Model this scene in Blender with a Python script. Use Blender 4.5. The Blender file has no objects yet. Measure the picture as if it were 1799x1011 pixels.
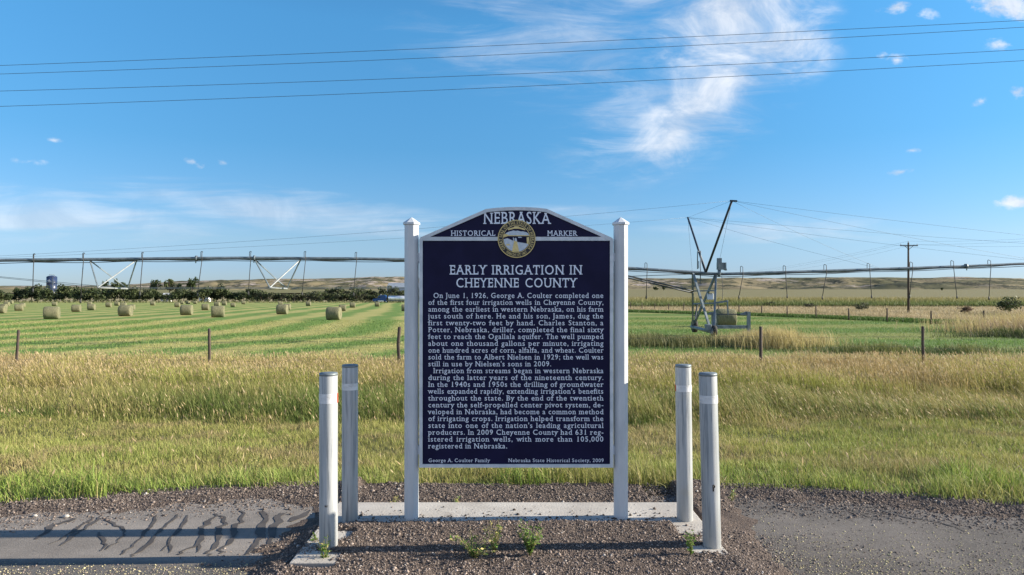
import bpy, math, random
import numpy as np
from mathutils import Vector, Matrix
R = math.radians
random.seed(7)
rng = np.random.default_rng(11)
scene = bpy.context.scene
col = scene.collection

# ------------------------------------------------------------------ camera
CAMZ, F, CX, HY = 1.615, 1200.0, 899.5, 510.0
cam = bpy.data.cameras.new('camera')
cam.sensor_width = 36; cam.lens = 36 * F / 1799; cam.clip_end = 20000; cam.clip_start = 0.05
co = bpy.data.objects.new('camera', cam); col.objects.link(co)
co.location = (0, 0, CAMZ); co.rotation_euler = (math.pi / 2 + math.atan(4.5 / F), 0, 0)
scene.camera = co
scene.view_settings.view_transform = 'Standard'; scene.view_settings.look = 'None'
scene.view_settings.gamma = 1; scene.view_settings.exposure = 1.26

# ------------------------------------------------------------------ sun
SUN_EL, SUN_AZ = R(20.5), R(88.0)          # azimuth clockwise from +Y: from the right, a touch behind the sign
sd = Vector((math.cos(SUN_EL) * math.sin(SUN_AZ), math.cos(SUN_EL) * math.cos(SUN_AZ), math.sin(SUN_EL)))
sun = bpy.data.lights.new('sun', 'SUN'); sun.energy = 5.0; sun.angle = R(0.5); sun.color = (1, .90, .74)
so = bpy.data.objects.new('sun', sun); col.objects.link(so)
so.rotation_euler = sd.to_track_quat('Z', 'Y').to_euler(); so.location = (40, 2, 20)

# ------------------------------------------------------------------ node helper
class NT:
    def __init__(s, nt): s.nt = nt; s.N = nt.nodes; s.L = nt.links
    def n(s, t, **k):
        x = s.N.new(t)
        for a, b in k.items(): setattr(x, a, b)
        return x
    def put(s, sock, v):
        if isinstance(v, bpy.types.NodeSocket): s.L.new(v, sock)
        elif v is not None:
            if hasattr(sock.default_value, '__len__') and not hasattr(v, '__len__'): v = (v,) * len(sock.default_value)
            if hasattr(sock.default_value, '__len__') and len(sock.default_value) == 4 and len(v) == 3: v = (*v, 1)
            sock.default_value = v
    def m(s, op, a, b=None, c=None, clamp=False):
        x = s.n('ShaderNodeMath', operation=op, use_clamp=clamp)
        for i, v in enumerate((a, b, c)):
            if v is not None: s.put(x.inputs[i], v)
        return x.outputs[0]
    def vm(s, op, a, b=None):
        x = s.n('ShaderNodeVectorMath', operation=op)
        s.put(x.inputs[0], a)
        if b is not None: s.put(x.inputs[1], b)
        return x.outputs['Value'] if op in ('LENGTH', 'DOT_PRODUCT') else x.outputs[0]
    def mix(s, f, a, b, mode='MIX'):
        x = s.n('ShaderNodeMix', data_type='RGBA', blend_type=mode)
        s.put(x.inputs[0], f); s.put(x.inputs[6], a); s.put(x.inputs[7], b)
        return x.outputs[2]
    def noise(s, v, scale, detail=4, rough=.55, dist=0.0, out=0):
        x = s.n('ShaderNodeTexNoise'); x.inputs['Scale'].default_value = scale
        x.inputs['Detail'].default_value = detail; x.inputs['Roughness'].default_value = rough
        x.inputs['Distortion'].default_value = dist
        if v is not None: s.L.new(v, x.inputs['Vector'])
        return x.outputs[out]
    def ss(s, v, a, b, lo=0.0, hi=1.0):
        x = s.n('ShaderNodeMapRange', interpolation_type='SMOOTHSTEP')
        s.put(x.inputs[0], v)
        for i, q in enumerate((a, b, lo, hi)): s.put(x.inputs[i + 1], q)
        return x.outputs[0]
    def scale(s, v, k):
        return s.vm('MULTIPLY', v, k)

# ------------------------------------------------------------------ world
w = bpy.data.worlds.new('World'); scene.world = w; w.use_nodes = True
t = NT(w.node_tree); t.N.clear()
sky = t.n('ShaderNodeTexSky', sky_type='NISHITA'); sky.sun_disc = False
sky.sun_elevation = SUN_EL; sky.sun_rotation = SUN_AZ; sky.altitude = 1200; sky.air_density = 1.0; sky.dust_density = .6; sky.ozone_density = 2.2
SKY_STRENGTH = 0.10
tc = t.n('ShaderNodeTexCoord'); sp = t.n('ShaderNodeSeparateXYZ'); t.L.new(tc.outputs['Generated'], sp.inputs[0])
yy = t.m('MAXIMUM', sp.outputs[1], .05)
U = t.m('MULTIPLY_ADD', t.m('DIVIDE', sp.outputs[0], yy), F, CX)
V = t.m('SUBTRACT', HY, t.m('MULTIPLY', t.m('DIVIDE', sp.outputs[2], yy), F))
cv = t.n('ShaderNodeCombineXYZ'); t.L.new(U, cv.inputs[0]); t.L.new(V, cv.inputs[1]); UV = cv.outputs[0]
grade = t.n('ShaderNodeValToRGB'); t.L.new(sp.outputs[2], grade.inputs[0])      # the air here is clearer and bluer than the sky model's
for i, (z_, c_) in enumerate(((0.0, (.33, .42, .64)), (.03, (.34, .43, .65)), (.07, (.40, .49, .62)), (.2, (.31, .60, .73)), (.36, (.37, .81, .95)), (.7, (.32, .62, .85)))):
    e_ = grade.color_ramp.elements[i] if i < 2 else grade.color_ramp.elements.new(z_)
    e_.position = z_; e_.color = (*c_, 1)
skyc = t.mix(1.0, sky.outputs[0], grade.outputs[0], 'MULTIPLY')
def ell(cx, cy, rx, ry, ang=0, k=1.0):        # a soft mask around one direction of the sky
    mp = t.n('ShaderNodeMapping', vector_type='TEXTURE'); t.L.new(UV, mp.inputs[0])
    mp.inputs['Location'].default_value = (cx, cy, 0); mp.inputs['Rotation'].default_value = (0, 0, R(ang)); mp.inputs['Scale'].default_value = (rx, ry, 1)
    return t.m('MULTIPLY', t.m('SUBTRACT', 1.0, t.vm('LENGTH', mp.outputs[0]), clamp=True), k)
def dens(mask, nz, k, lo, hi, top):
    return t.ss(t.m('ADD', mask, t.m('MULTIPLY', t.m('MULTIPLY', t.m('SUBTRACT', nz, .5), k), t.m('MULTIPLY', mask, 2.5, clamp=True))), lo, hi, 0, top)
def mx(a): 
    r = a[0]
    for q in a[1:]: r = t.m('MAXIMUM', r, q)
    return r
def rotmap(ang, sc):
    mp = t.n('ShaderNodeMapping'); t.L.new(UV, mp.inputs[0]); mp.inputs['Rotation'].default_value = (0, 0, R(ang)); mp.inputs['Scale'].default_value = sc
    return mp.outputs[0]
n1 = t.noise(rotmap(25, (.0065, .011, 1)), 1.0, 9, .62, 0.7)
n2 = t.noise(rotmap(12, (.004, .02, 1)), 1.0, 8, .65, 1.0)
n3 = t.noise(rotmap(-3, (.0035, .03, 1)), 1.0, 7, .6, .4)
n4 = t.noise(rotmap(0, (.03, .05, 1)), 1.0, 6, .6, .2)
core = mx([ell(1285, 15, 230, 190, 10, 1.7), ell(1365, 75, 150, 95, -5, 1.6), ell(1250, 165, 215, 85, -42, 1.45), ell(1180, 240, 130, 65, -45, 1.3)])
d1 = dens(core, n1, 3.6, .10, 1.95, .84)
veil = mx([ell(1000, 70, 420, 170, 0, .8), ell(1200, 190, 330, 150, -25, .9)])
d2 = dens(veil, n2, 2.2, .15, 1.2, .42)
low = mx([ell(40, 380, 520, 75, 2, 1.25), ell(480, 365, 460, 50, 6, 1.35), ell(640, 395, 360, 30, 5, 1.0), ell(1330, 400, 420, 38, 1, 1.05), ell(1080, 380, 300, 30, 2, .7), ell(1450, 410, 150, 14, 3, 1.0)])
d3 = dens(low, n3, 2.6, .2, 1.4, .46)
puffs = mx([ell(1775, 8, 110, 36, 8, 1.7), ell(1570, 14, 50, 17, -10, 1.1), ell(1632, 24, 32, 18, 10, 1.1), ell(1755, 78, 44, 18, 5, 1.2), ell(1578, 104, 28, 16, 0, 1.3), ell(1583, 302, 34, 9, -5, 1.15),
            ell(1785, 357, 52, 20, -4, 1.6), ell(343, 287, 34, 12, 25, .95), ell(392, 286, 18, 8, 10, .85), ell(96, 246, 26, 8, 4, .75), ell(50, 284, 50, 12, 4, .75), ell(1792, 160, 30, 22, -30, 1.0), ell(1725, 177, 30, 12, -20, .8), ell(1550, 97, 18, 10, 0, .8), ell(1605, 265, 26, 8, 0, .8)])
d4 = dens(puffs, n4, 2.6, .3, 1.5, .85)
cl = mx([d1, d3, d4]); cl = t.m('SUBTRACT', 1.0, t.m('MULTIPLY', t.m('SUBTRACT', 1.0, cl), t.m('SUBTRACT', 1.0, d2)))
cl = t.m('MULTIPLY', cl, t.ss(sp.outputs[1], .06, .15))
# unseen broken cloud added behind the camera to brighten shaded faces turned towards it
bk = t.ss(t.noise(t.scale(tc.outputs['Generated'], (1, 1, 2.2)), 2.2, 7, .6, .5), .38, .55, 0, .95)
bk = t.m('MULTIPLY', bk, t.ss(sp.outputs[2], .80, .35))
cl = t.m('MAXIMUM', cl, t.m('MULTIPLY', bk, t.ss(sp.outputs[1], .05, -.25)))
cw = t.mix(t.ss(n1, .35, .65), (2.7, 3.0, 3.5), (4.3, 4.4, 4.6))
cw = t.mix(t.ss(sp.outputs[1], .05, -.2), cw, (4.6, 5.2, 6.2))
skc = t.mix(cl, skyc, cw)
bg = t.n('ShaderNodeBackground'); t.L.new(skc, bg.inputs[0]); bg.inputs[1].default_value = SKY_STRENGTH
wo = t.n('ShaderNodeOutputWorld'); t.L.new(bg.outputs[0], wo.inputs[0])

# ------------------------------------------------------------------ numpy noise
def vnoise(x, y, seed=0):
    x = np.asarray(x, float); y = np.asarray(y, float)
    xi = np.floor(x).astype(np.int64); yi = np.floor(y).astype(np.int64); xf = x - xi; yf = y - yi
    xf = xf * xf * (3 - 2 * xf); yf = yf * yf * (3 - 2 * yf)
    def h(a, b):
        n = (a * 374761393 + b * 668265263 + seed * 974634533) & 0xffffffff
        n = ((n ^ (n >> 13)) * 1274126177) & 0xffffffff
        return ((n ^ (n >> 16)) & 0xffff) / 65535.0
    return (h(xi, yi) * (1 - xf) + h(xi + 1, yi) * xf) * (1 - yf) + (h(xi, yi + 1) * (1 - xf) + h(xi + 1, yi + 1) * xf) * yf
def fbm(x, y, seed=0, o=4):
    s = 0; a = .5; tot = 0
    for i in range(o): s = s + a * vnoise(np.asarray(x) * 2 ** i, np.asarray(y) * 2 ** i, seed + i); tot += a; a *= .5
    return s / tot
def sst(v, a, b):
    q = np.clip((np.asarray(v, float) - a) / (b - a), 0, 1); return q * q * (3 - 2 * q)

# ------------------------------------------------------------------ materials
def pmat(name, c1, c2, scale=4, rough=.7, bump=.0, bscale=None, stretch=(1, 1, 1), metal=0, lo=.35, hi=.65, detail=5, spec=.4, c3=None, s3=1.0):
    m = bpy.data.materials.new(name); m.use_nodes = True; t = NT(m.node_tree); b = t.N['Principled BSDF']
    tc = t.n('ShaderNodeTexCoord'); v = t.scale(tc.outputs['Object'], stretch)
    c = t.mix(t.ss(t.noise(v, scale, detail), lo, hi), c1, c2)
    if c3: c = t.mix(t.ss(t.noise(v, s3, 6, .65), .55, .72), c, c3)
    t.L.new(c, b.inputs['Base Color']); b.inputs['Roughness'].default_value = rough; b.inputs['Metallic'].default_value = metal
    b.inputs['Specular IOR Level'].default_value = spec
    if bump:
        bp = t.n('ShaderNodeBump'); bp.inputs['Strength'].default_value = bump; bp.inputs['Distance'].default_value = .02
        t.L.new(t.noise(v, bscale or scale * 3, 6), bp.inputs['Height']); t.L.new(bp.outputs[0], b.inputs['Normal'])
    return m
def tintmat(name, trans=.3, rough=.6, var=.0, scale=2.0):          # blades, leaves and stones carry their own hue in the attribute «tint»
    m = bpy.data.materials.new(name); m.use_nodes = True; t = NT(m.node_tree); t.N.clear()
    a = t.n('ShaderNodeAttribute', attribute_name='tint'); c = a.outputs[0]
    if var:
        tc = t.n('ShaderNodeTexCoord'); c = t.mix(1.0, c, t.mix(t.noise(tc.outputs['Object'], scale, 3), (1 - var,) * 3, (1 + var,) * 3), 'MULTIPLY')
    o = t.n('ShaderNodeOutputMaterial'); p = t.n('ShaderNodeBsdfPrincipled'); t.L.new(c, p.inputs['Base Color'])
    p.inputs['Roughness'].default_value = rough; p.inputs['Specular IOR Level'].default_value = .25
    if trans:
        tr = t.n('ShaderNodeBsdfTranslucent'); t.L.new(c, tr.inputs[0]); mxs = t.n('ShaderNodeMixShader'); mxs.inputs[0].default_value = trans
        t.L.new(p.outputs[0], mxs.inputs[1]); t.L.new(tr.outputs[0], mxs.inputs[2]); t.L.new(mxs.outputs[0], o.inputs[0])
    else: t.L.new(p.outputs[0], o.inputs[0])
    return m
M = {}
M['paint'] = pmat('weathered_white_paint', (.45, .475, .50), (.54, .555, .575), 9, .38, .06, 60, (1, 1, .3))
M['frame'] = pmat('silver_paint', (.46, .50, .54), (.57, .60, .64), 14, .4, .05, 90)
M['navy'] = pmat('navy_enamel', (.0065, .006, .031), (.009, .0085, .040), 5, .5, .05, 200, spec=.14)
M['letter'] = pmat('raised_letter_paint', (.64, .69, .80), (.70, .75, .85), 30, .5)
M['gold'] = pmat('gold_paint', (.60, .46, .17), (.72, .57, .26), 60, .45)
M['black'] = pmat('black_enamel', (.012, .011, .012), (.02, .018, .02), 30, .4)
M['sealwhite'] = pmat('pale_enamel', (.42, .48, .56), (.54, .58, .63), 60, .5)
M['concrete'] = pmat('concrete', (.36, .33, .295), (.45, .42, .38), 3, .9, .25, 60, c3=(.28, .25, .22), s3=5)
M['galv'] = pmat('galvanised_steel', (.125, .155, .17), (.21, .24, .255), 3, .5, .0, metal=.35)
M['trussgalv'] = pmat('pale_galvanised_steel', (.24, .26, .27), (.33, .35, .36), 3, .5, metal=.2)
M['galvdark'] = pmat('dull_galvanised_steel', (.10, .13, .155), (.17, .205, .23), 2, .5, metal=.3)
M['cable'] = pmat('steel_cable', (.05, .06, .07), (.09, .10, .11), 4, .5, metal=.3)
M['mast'] = pmat('dark_painted_steel', (.022, .03, .042), (.04, .05, .065), 3, .5, metal=.2)
M['hose'] = pmat('black_rubber_hose', (.02, .021, .023), (.04, .04, .042), 3, .6)
M['ptube'] = pmat('grey_plastic_tube', (.22, .23, .22), (.30, .31, .30), 3, .6)
M['wood'] = pmat('weathered_post_wood', (.042, .032, .026), (.10, .072, .056), 6, .9, .3, 30, (1, 1, .15))
M['polewood'] = pmat('pole_wood', (.045, .036, .028), (.085, .068, .055), 3, .9, .2, 20, (1, 1, .1))
M['rubber'] = pmat('tyre_rubber', (.02, .02, .02), (.035, .033, .03), 8, .8)
M['red'] = pmat('red_reflective_tape', (.42, .05, .03), (.5, .08, .05), 20, .4)
M['tape'] = pmat('white_reflective_tape', (.56, .57, .58), (.66, .66, .66), 9, .35, stretch=(1, 1, 3), c3=(.40, .39, .37), s3=14)
M['blue'] = pmat('blue_vitreous_steel', (.018, .030, .072), (.026, .042, .095), 1, .35)
M['truckblue'] = pmat('blue_truck_paint', (.012, .05, .16), (.018, .065, .2), 1, .25)
M['chrome'] = pmat('polished_tank_steel', (.72, .74, .77), (.82, .83, .85), 1, .28, metal=.55)
M['glass'] = pmat('dark_window_glass', (.02, .025, .03), (.03, .035, .04), 2, .08)
M['shedwall'] = pmat('ribbed_shed_wall', (.30, .35, .42), (.36, .40, .46), .6, .5, stretch=(4, 4, .2))
M['shedroof'] = pmat('shed_roof', (.20, .235, .27), (.26, .29, .32), .6, .45)
M['whitewall'] = pmat('white_farm_wall', (.74, .75, .76), (.82, .82, .82), .7, .6)
M['bark'] = pmat('bark', (.07, .055, .04), (.12, .095, .07), 3, .9, .3, 12, (1, 1, .3))
M['grass'] = tintmat('grass_blades', .32)
M['leaf'] = tintmat('leaves', .28)
M['stone'] = tintmat('gravel_stone', 0, .85, .25, 60)

# bollard: white paint over posts, streaked and scuffed
def bollard_mat():
    m = bpy.data.materials.new('streaked_bollard_paint'); m.use_nodes = True; t = NT(m.node_tree); b = t.N['Principled BSDF']
    tc = t.n('ShaderNodeTexCoord'); v = tc.outputs['Object']
    inf = t.n('ShaderNodeObjectInfo'); v = t.vm('ADD', v, t.scale(inf.outputs['Random'], (9, 9, 9)))
    c = t.mix(t.ss(t.noise(t.scale(v, (22, 22, 1.1)), 1, 6, .6), .38, .66), (.43, .44, .445), (.30, .32, .33))
    c = t.mix(t.ss(t.noise(t.scale(v, (60, 60, 2.2)), 1, 4), .53, .66, 0, .85), c, (.17, .19, .21))
    c = t.mix(t.ss(t.noise(v, 7, 6, .7), .55, .72, 0, .55), c, (.36, .345, .31))
    t.L.new(c, b.inputs['Base Color']); b.inputs['Roughness'].default_value = .42
    bp = t.n('ShaderNodeBump'); bp.inputs['Strength'].default_value = .15; bp.inputs['Distance'].default_value = .004
    t.L.new(t.noise(t.scale(v, (40, 40, 3)), 1, 4), bp.inputs['Height']); t.L.new(bp.outputs[0], b.inputs['Normal'])
    return m
M['bollard'] = bollard_mat()

# field rings left by the mower: shared by the ground shader and the stubble blades
def ring_np(x, y):
    r = x + .16 * y + .028 * np.clip(55 - y, 0, 9) ** 2 + .5 * np.maximum(0, 46 - y) + .8 * np.sin(x * .11 + y * .05) + .4 * np.sin(y * .23 - x * .07)
    r2 = np.hypot(x - 40.0, (y + 160.0)) + 1.5 * np.sin(x * .09)
    s1 = .5 + .5 * np.sin(r * .95); s2 = .5 + .5 * np.sin(r2 * .5)
    k = sst(x / np.maximum(y, 1), -.08, .06)
    return s1 * (1 - k) + s2 * k
def ground_mat():
    m = bpy.data.materials.new('ground_surface'); m.use_nodes = True; t = NT(m.node_tree); b = t.N['Principled BSDF']
    b.inputs['Roughness'].default_value = .95; b.inputs['Specular IOR Level'].default_value = .1
    g = t.n('ShaderNodeNewGeometry'); P = g.outputs['Position']
    s = t.n('ShaderNodeSeparateXYZ'); t.L.new(P, s.inputs[0]); x, y = s.outputs[0], s.outputs[1]
    base = t.n('ShaderNodeAttribute', attribute_name='tint'); fld = t.n('ShaderNodeAttribute', attribute_name='field')
    def sn(a, b_): return t.m('SINE', t.m('ADD', a, b_))
    hd = t.m('MINIMUM', t.m('MAXIMUM', t.m('SUBTRACT', 55.0, y), 0.0), 9.0)
    r = t.m('ADD', t.m('ADD', x, t.m('MULTIPLY', y, .16)), t.m('MULTIPLY', t.m('MULTIPLY', hd, hd), .028))
    r = t.m('ADD', r, t.m('MULTIPLY', t.m('MAXIMUM', t.m('SUBTRACT', 46.0, y), 0.0), .5))
    r = t.m('ADD', r, t.m('MULTIPLY', sn(t.m('MULTIPLY', x, .11), t.m('MULTIPLY', y, .05)), .8))
    r = t.m('ADD', r, t.m('MULTIPLY', sn(t.m('MULTIPLY', y, .23), t.m('MULTIPLY', x, -.07)), .4))
    s1 = t.m('MULTIPLY_ADD', t.m('SINE', t.m('MULTIPLY', r, .95)), .5, .5)
    dx2 = t.m('ADD', x, -40.0); dy2 = t.m('ADD', y, 160.0)
    r2 = t.m('ADD', t.m('SQRT', t.m('ADD', t.m('MULTIPLY', dx2, dx2), t.m('MULTIPLY', dy2, dy2))), t.m('MULTIPLY', t.m('SINE', t.m('MULTIPLY', x, .09)), 1.5))
    s2 = t.m('MULTIPLY_ADD', t.m('SINE', t.m('MULTIPLY', r2, .5)), .5, .5)
    k = t.ss(t.m('DIVIDE', x, t.m('MAXIMUM', y, 1.0)), -.08, .06)
    st = t.m('ADD', t.m('MULTIPLY', s1, t.m('SUBTRACT', 1.0, k)), t.m('MULTIPLY', s2, k))
    nz = t.noise(P, .22, 8, .7); nz2 = t.noise(P, .06, 4)
    f = t.ss(t.m('ADD', st, t.m('MULTIPLY', t.m('SUBTRACT', nz, .5), 2.6)), .15, .85)
    f = t.m('MULTIPLY', f, t.m('MULTIPLY_ADD', nz2, .6, .65))
    leftc = t.mix(f, (.125, .20, .05), (.32, .30, .11)); rightc = t.mix(f, (.10, .16, .04), (.20, .215, .07))
    c = t.mix(fld.outputs['Fac'], base.outputs[0], t.mix(k, leftc, rightc))
    c = t.mix(1.0, c, t.mix(t.noise(P, 1.7, 6, .7), (.6, .6, .6), (1.4, 1.4, 1.4)), 'MULTIPLY')
    t.L.new(c, b.inputs['Base Color'])
    bp = t.n('ShaderNodeBump'); bp.inputs['Strength'].default_value = .6; bp.inputs['Distance'].default_value = .12
    t.L.new(t.noise(P, 3, 6, .7), bp.inputs['Height']); t.L.new(bp.outputs[0], b.inputs['Normal'])
    return m
M['ground'] = ground_mat()
def asphalt_mat():
    m = bpy.data.materials.new('worn_asphalt'); m.use_nodes = True; t = NT(m.node_tree); b = t.N['Principled BSDF']
    g = t.n('ShaderNodeNewGeometry'); P = g.outputs['Position']; s = t.n('ShaderNodeSeparateXYZ'); t.L.new(P, s.inputs[0])
    big = t.noise(t.scale(P, (.8, 1.8, 1)), 1.0, 9, .72)
    c = t.mix(t.ss(big, .35, .65), (.165, .148, .133), (.23, .207, .187))
    # the older darker lane lies nearer the road
    lane = t.ss(t.m('ADD', s.outputs[1], t.m('MULTIPLY', t.m('SUBTRACT', t.noise(P, 1.1, 5, .6), .5), .45)), 4.18, 4.36)
    c = t.mix(lane, t.mix(t.ss(big, .3, .7), (.085, .079, .075), (.125, .117, .11)), c)
    wet = t.ss(t.m('ADD', t.m('SUBTRACT', s.outputs[0], 2.6), t.m('MULTIPLY', t.m('SUBTRACT', t.noise(P, 1.4, 5), .5), 1.2)), 0, .3)
    wet = t.m('MULTIPLY', wet, t.ss(t.m('ADD', s.outputs[1], t.m('MULTIPLY', t.noise(P, 1.3, 3), .5)), 5.15, 4.95))
    c = t.mix(t.m('MULTIPLY', wet, .8), c, (.080, .074, .069))
    c = t.mix(t.m('MULTIPLY', t.ss(t.m('ADD', s.outputs[0], t.m('MULTIPLY', t.noise(P, 1.7, 5), .8)), 1.2, 1.9), .85), c, t.mix(t.ss(big, .35, .65), (.080, .071, .065), (.125, .111, .101)))
    sp_ = t.ss(t.noise(P, 130, 2, .5), .58, .70); c = t.mix(t.m('MULTIPLY', sp_, .5), c, (.34, .31, .28))
    dk = t.ss(t.noise(P, 90, 2, .5), .60, .72); c = t.mix(t.m('MULTIPLY', dk, .5), c, (.04, .037, .036))
    c = t.mix(1.0, c, t.mix(t.noise(P, 5, 8, .75), (.68, .68, .68), (1.32, 1.31, 1.29)), 'MULTIPLY')
    t.L.new(c, b.inputs['Base Color']); b.inputs['Roughness'].default_value = .9; b.inputs['Specular IOR Level'].default_value = .25
    bp = t.n('ShaderNodeBump'); bp.inputs['Strength'].default_value = .5; bp.inputs['Distance'].default_value = .006
    t.L.new(t.noise(P, 110, 4, .6), bp.inputs['Height']); t.L.new(bp.outputs[0], b.inputs['Normal'])
    return m
M['asphalt'] = asphalt_mat()
M['gravelbed'] = pmat('gravel_bed', (.065, .05, .042), (.155, .12, .10), 70, .95, .9, 90, spec=.15, lo=.3, hi=.7)
M['stain'] = pmat('damp_tar_stain', (.058, .051, .048), (.082, .073, .068), 8, .8, spec=.3)
def hill_mat():
    m = bpy.data.materials.new('dry_hill_grass'); m.use_nodes = True; t = NT(m.node_tree); b = t.N['Principled BSDF']
    b.inputs['Roughness'].default_value = .95; b.inputs['Specular IOR Level'].default_value = .05
    g = t.n('ShaderNodeNewGeometry'); P = g.outputs['Position']
    pv = t.scale(P, (1, .45, 3))
    c = t.mix(t.ss(t.noise(pv, .006, 7, .62), .42, .58), (.105, .10, .053), (.215, .178, .105))
    c = t.mix(t.ss(t.noise(pv, .022, 8, .7), .49, .55, 0, .85), c, (.036, .040, .026))
    s = t.n('ShaderNodeSeparateXYZ'); t.L.new(P, s.inputs[0]); nrm = t.n('ShaderNodeSeparateXYZ'); t.L.new(g.outputs['Normal'], nrm.inputs[0])
    rock = t.m('MULTIPLY', t.ss(t.noise(t.scale(P, (1, .5, 5)), .016, 8, .75), .50, .56), t.ss(t.noise(pv, .0032, 3, .5), .46, .56))
    rock = t.m('MULTIPLY', rock, t.ss(s.outputs[2], 6, 18))
    c = t.mix(rock, c, t.mix(t.noise(P, .05, 5), (.27, .21, .175), (.42, .37, .33)))
    t.L.new(c, b.inputs['Base Color'])
    return m
M['hill'] = hill_mat()
def bale_mat():
    m = bpy.data.materials.new('baled_hay'); m.use_nodes = True; t = NT(m.node_tree); b = t.N['Principled BSDF']
    tc = t.n('ShaderNodeTexCoord'); v = tc.outputs['Object']
    c = t.mix(t.ss(t.noise(t.scale(v, (18, 3, 3)), 1.0, 5, .7), .3, .7), (.085, .086, .046), (.20, .188, .105))
    c = t.mix(t.ss(t.noise(v, 1.3, 3), .45, .7, 0, .6), c, (.13, .14, .07))
    t.L.new(c, b.inputs['Base Color']); b.inputs['Roughness'].default_value = .9
    bp = t.n('ShaderNodeBump'); bp.inputs['Strength'].default_value = .8; bp.inputs['Distance'].default_value = .05
    t.L.new(t.noise(v, 12, 5, .7), bp.inputs['Height']); t.L.new(bp.outputs[0], b.inputs['Normal'])
    return m
M['bale'] = bale_mat()

# ------------------------------------------------------------------ object helpers
def tag(o, label=None, cat=None, group=None, kind=None):
    for k, v in (('label', label), ('category', cat), ('group', group), ('kind', kind)):
        if v: o[k] = v
    return o
def thing(name, label, cat, loc=(0, 0, 0), rz=0, group=None):
    o = bpy.data.objects.new(name, None); col.objects.link(o); o.empty_display_size = .2
    o.location = loc; o.rotation_euler = (0, 0, rz); return tag(o, label, cat, group)
def link(name, me, mat, parent=None):
    o = bpy.data.objects.new(name, me); col.objects.link(o)
    if mat: me.materials.append(mat)
    if parent: o.parent = parent
    return o
def np_mesh(name, verts, faces_list, tint=None, smooth=False):
    """verts (n,3); faces_list: arrays (k,3) or (k,4); tint per vertex"""
    me = bpy.data.meshes.new(name); verts = np.ascontiguousarray(verts, np.float32)
    me.vertices.add(len(verts)); me.vertices.foreach_set('co', verts.ravel())
    lv = np.concatenate([f.ravel() for f in faces_list]).astype(np.int32)
    tot = np.concatenate([np.full(len(f), f.shape[1], np.int32) for f in faces_list])
    st = np.concatenate([[0], np.cumsum(tot)[:-1]]).astype(np.int32)
    me.loops.add(len(lv)); me.loops.foreach_set('vertex_index', lv)
    me.polygons.add(len(tot)); me.polygons.foreach_set('loop_start', st)
    try: me.polygons.foreach_set('loop_total', tot)
    except Exception: pass
    if smooth: me.polygons.foreach_set('use_smooth', np.ones(len(tot), bool))
    if tint is not None:
        a = me.attributes.new('tint', 'FLOAT_COLOR', 'POINT'); c = np.ones((len(verts), 4), np.float32); c[:, :3] = tint; a.data.foreach_set('color', c.ravel())
    me.update(calc_edges=True); me.validate(); return me
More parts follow.
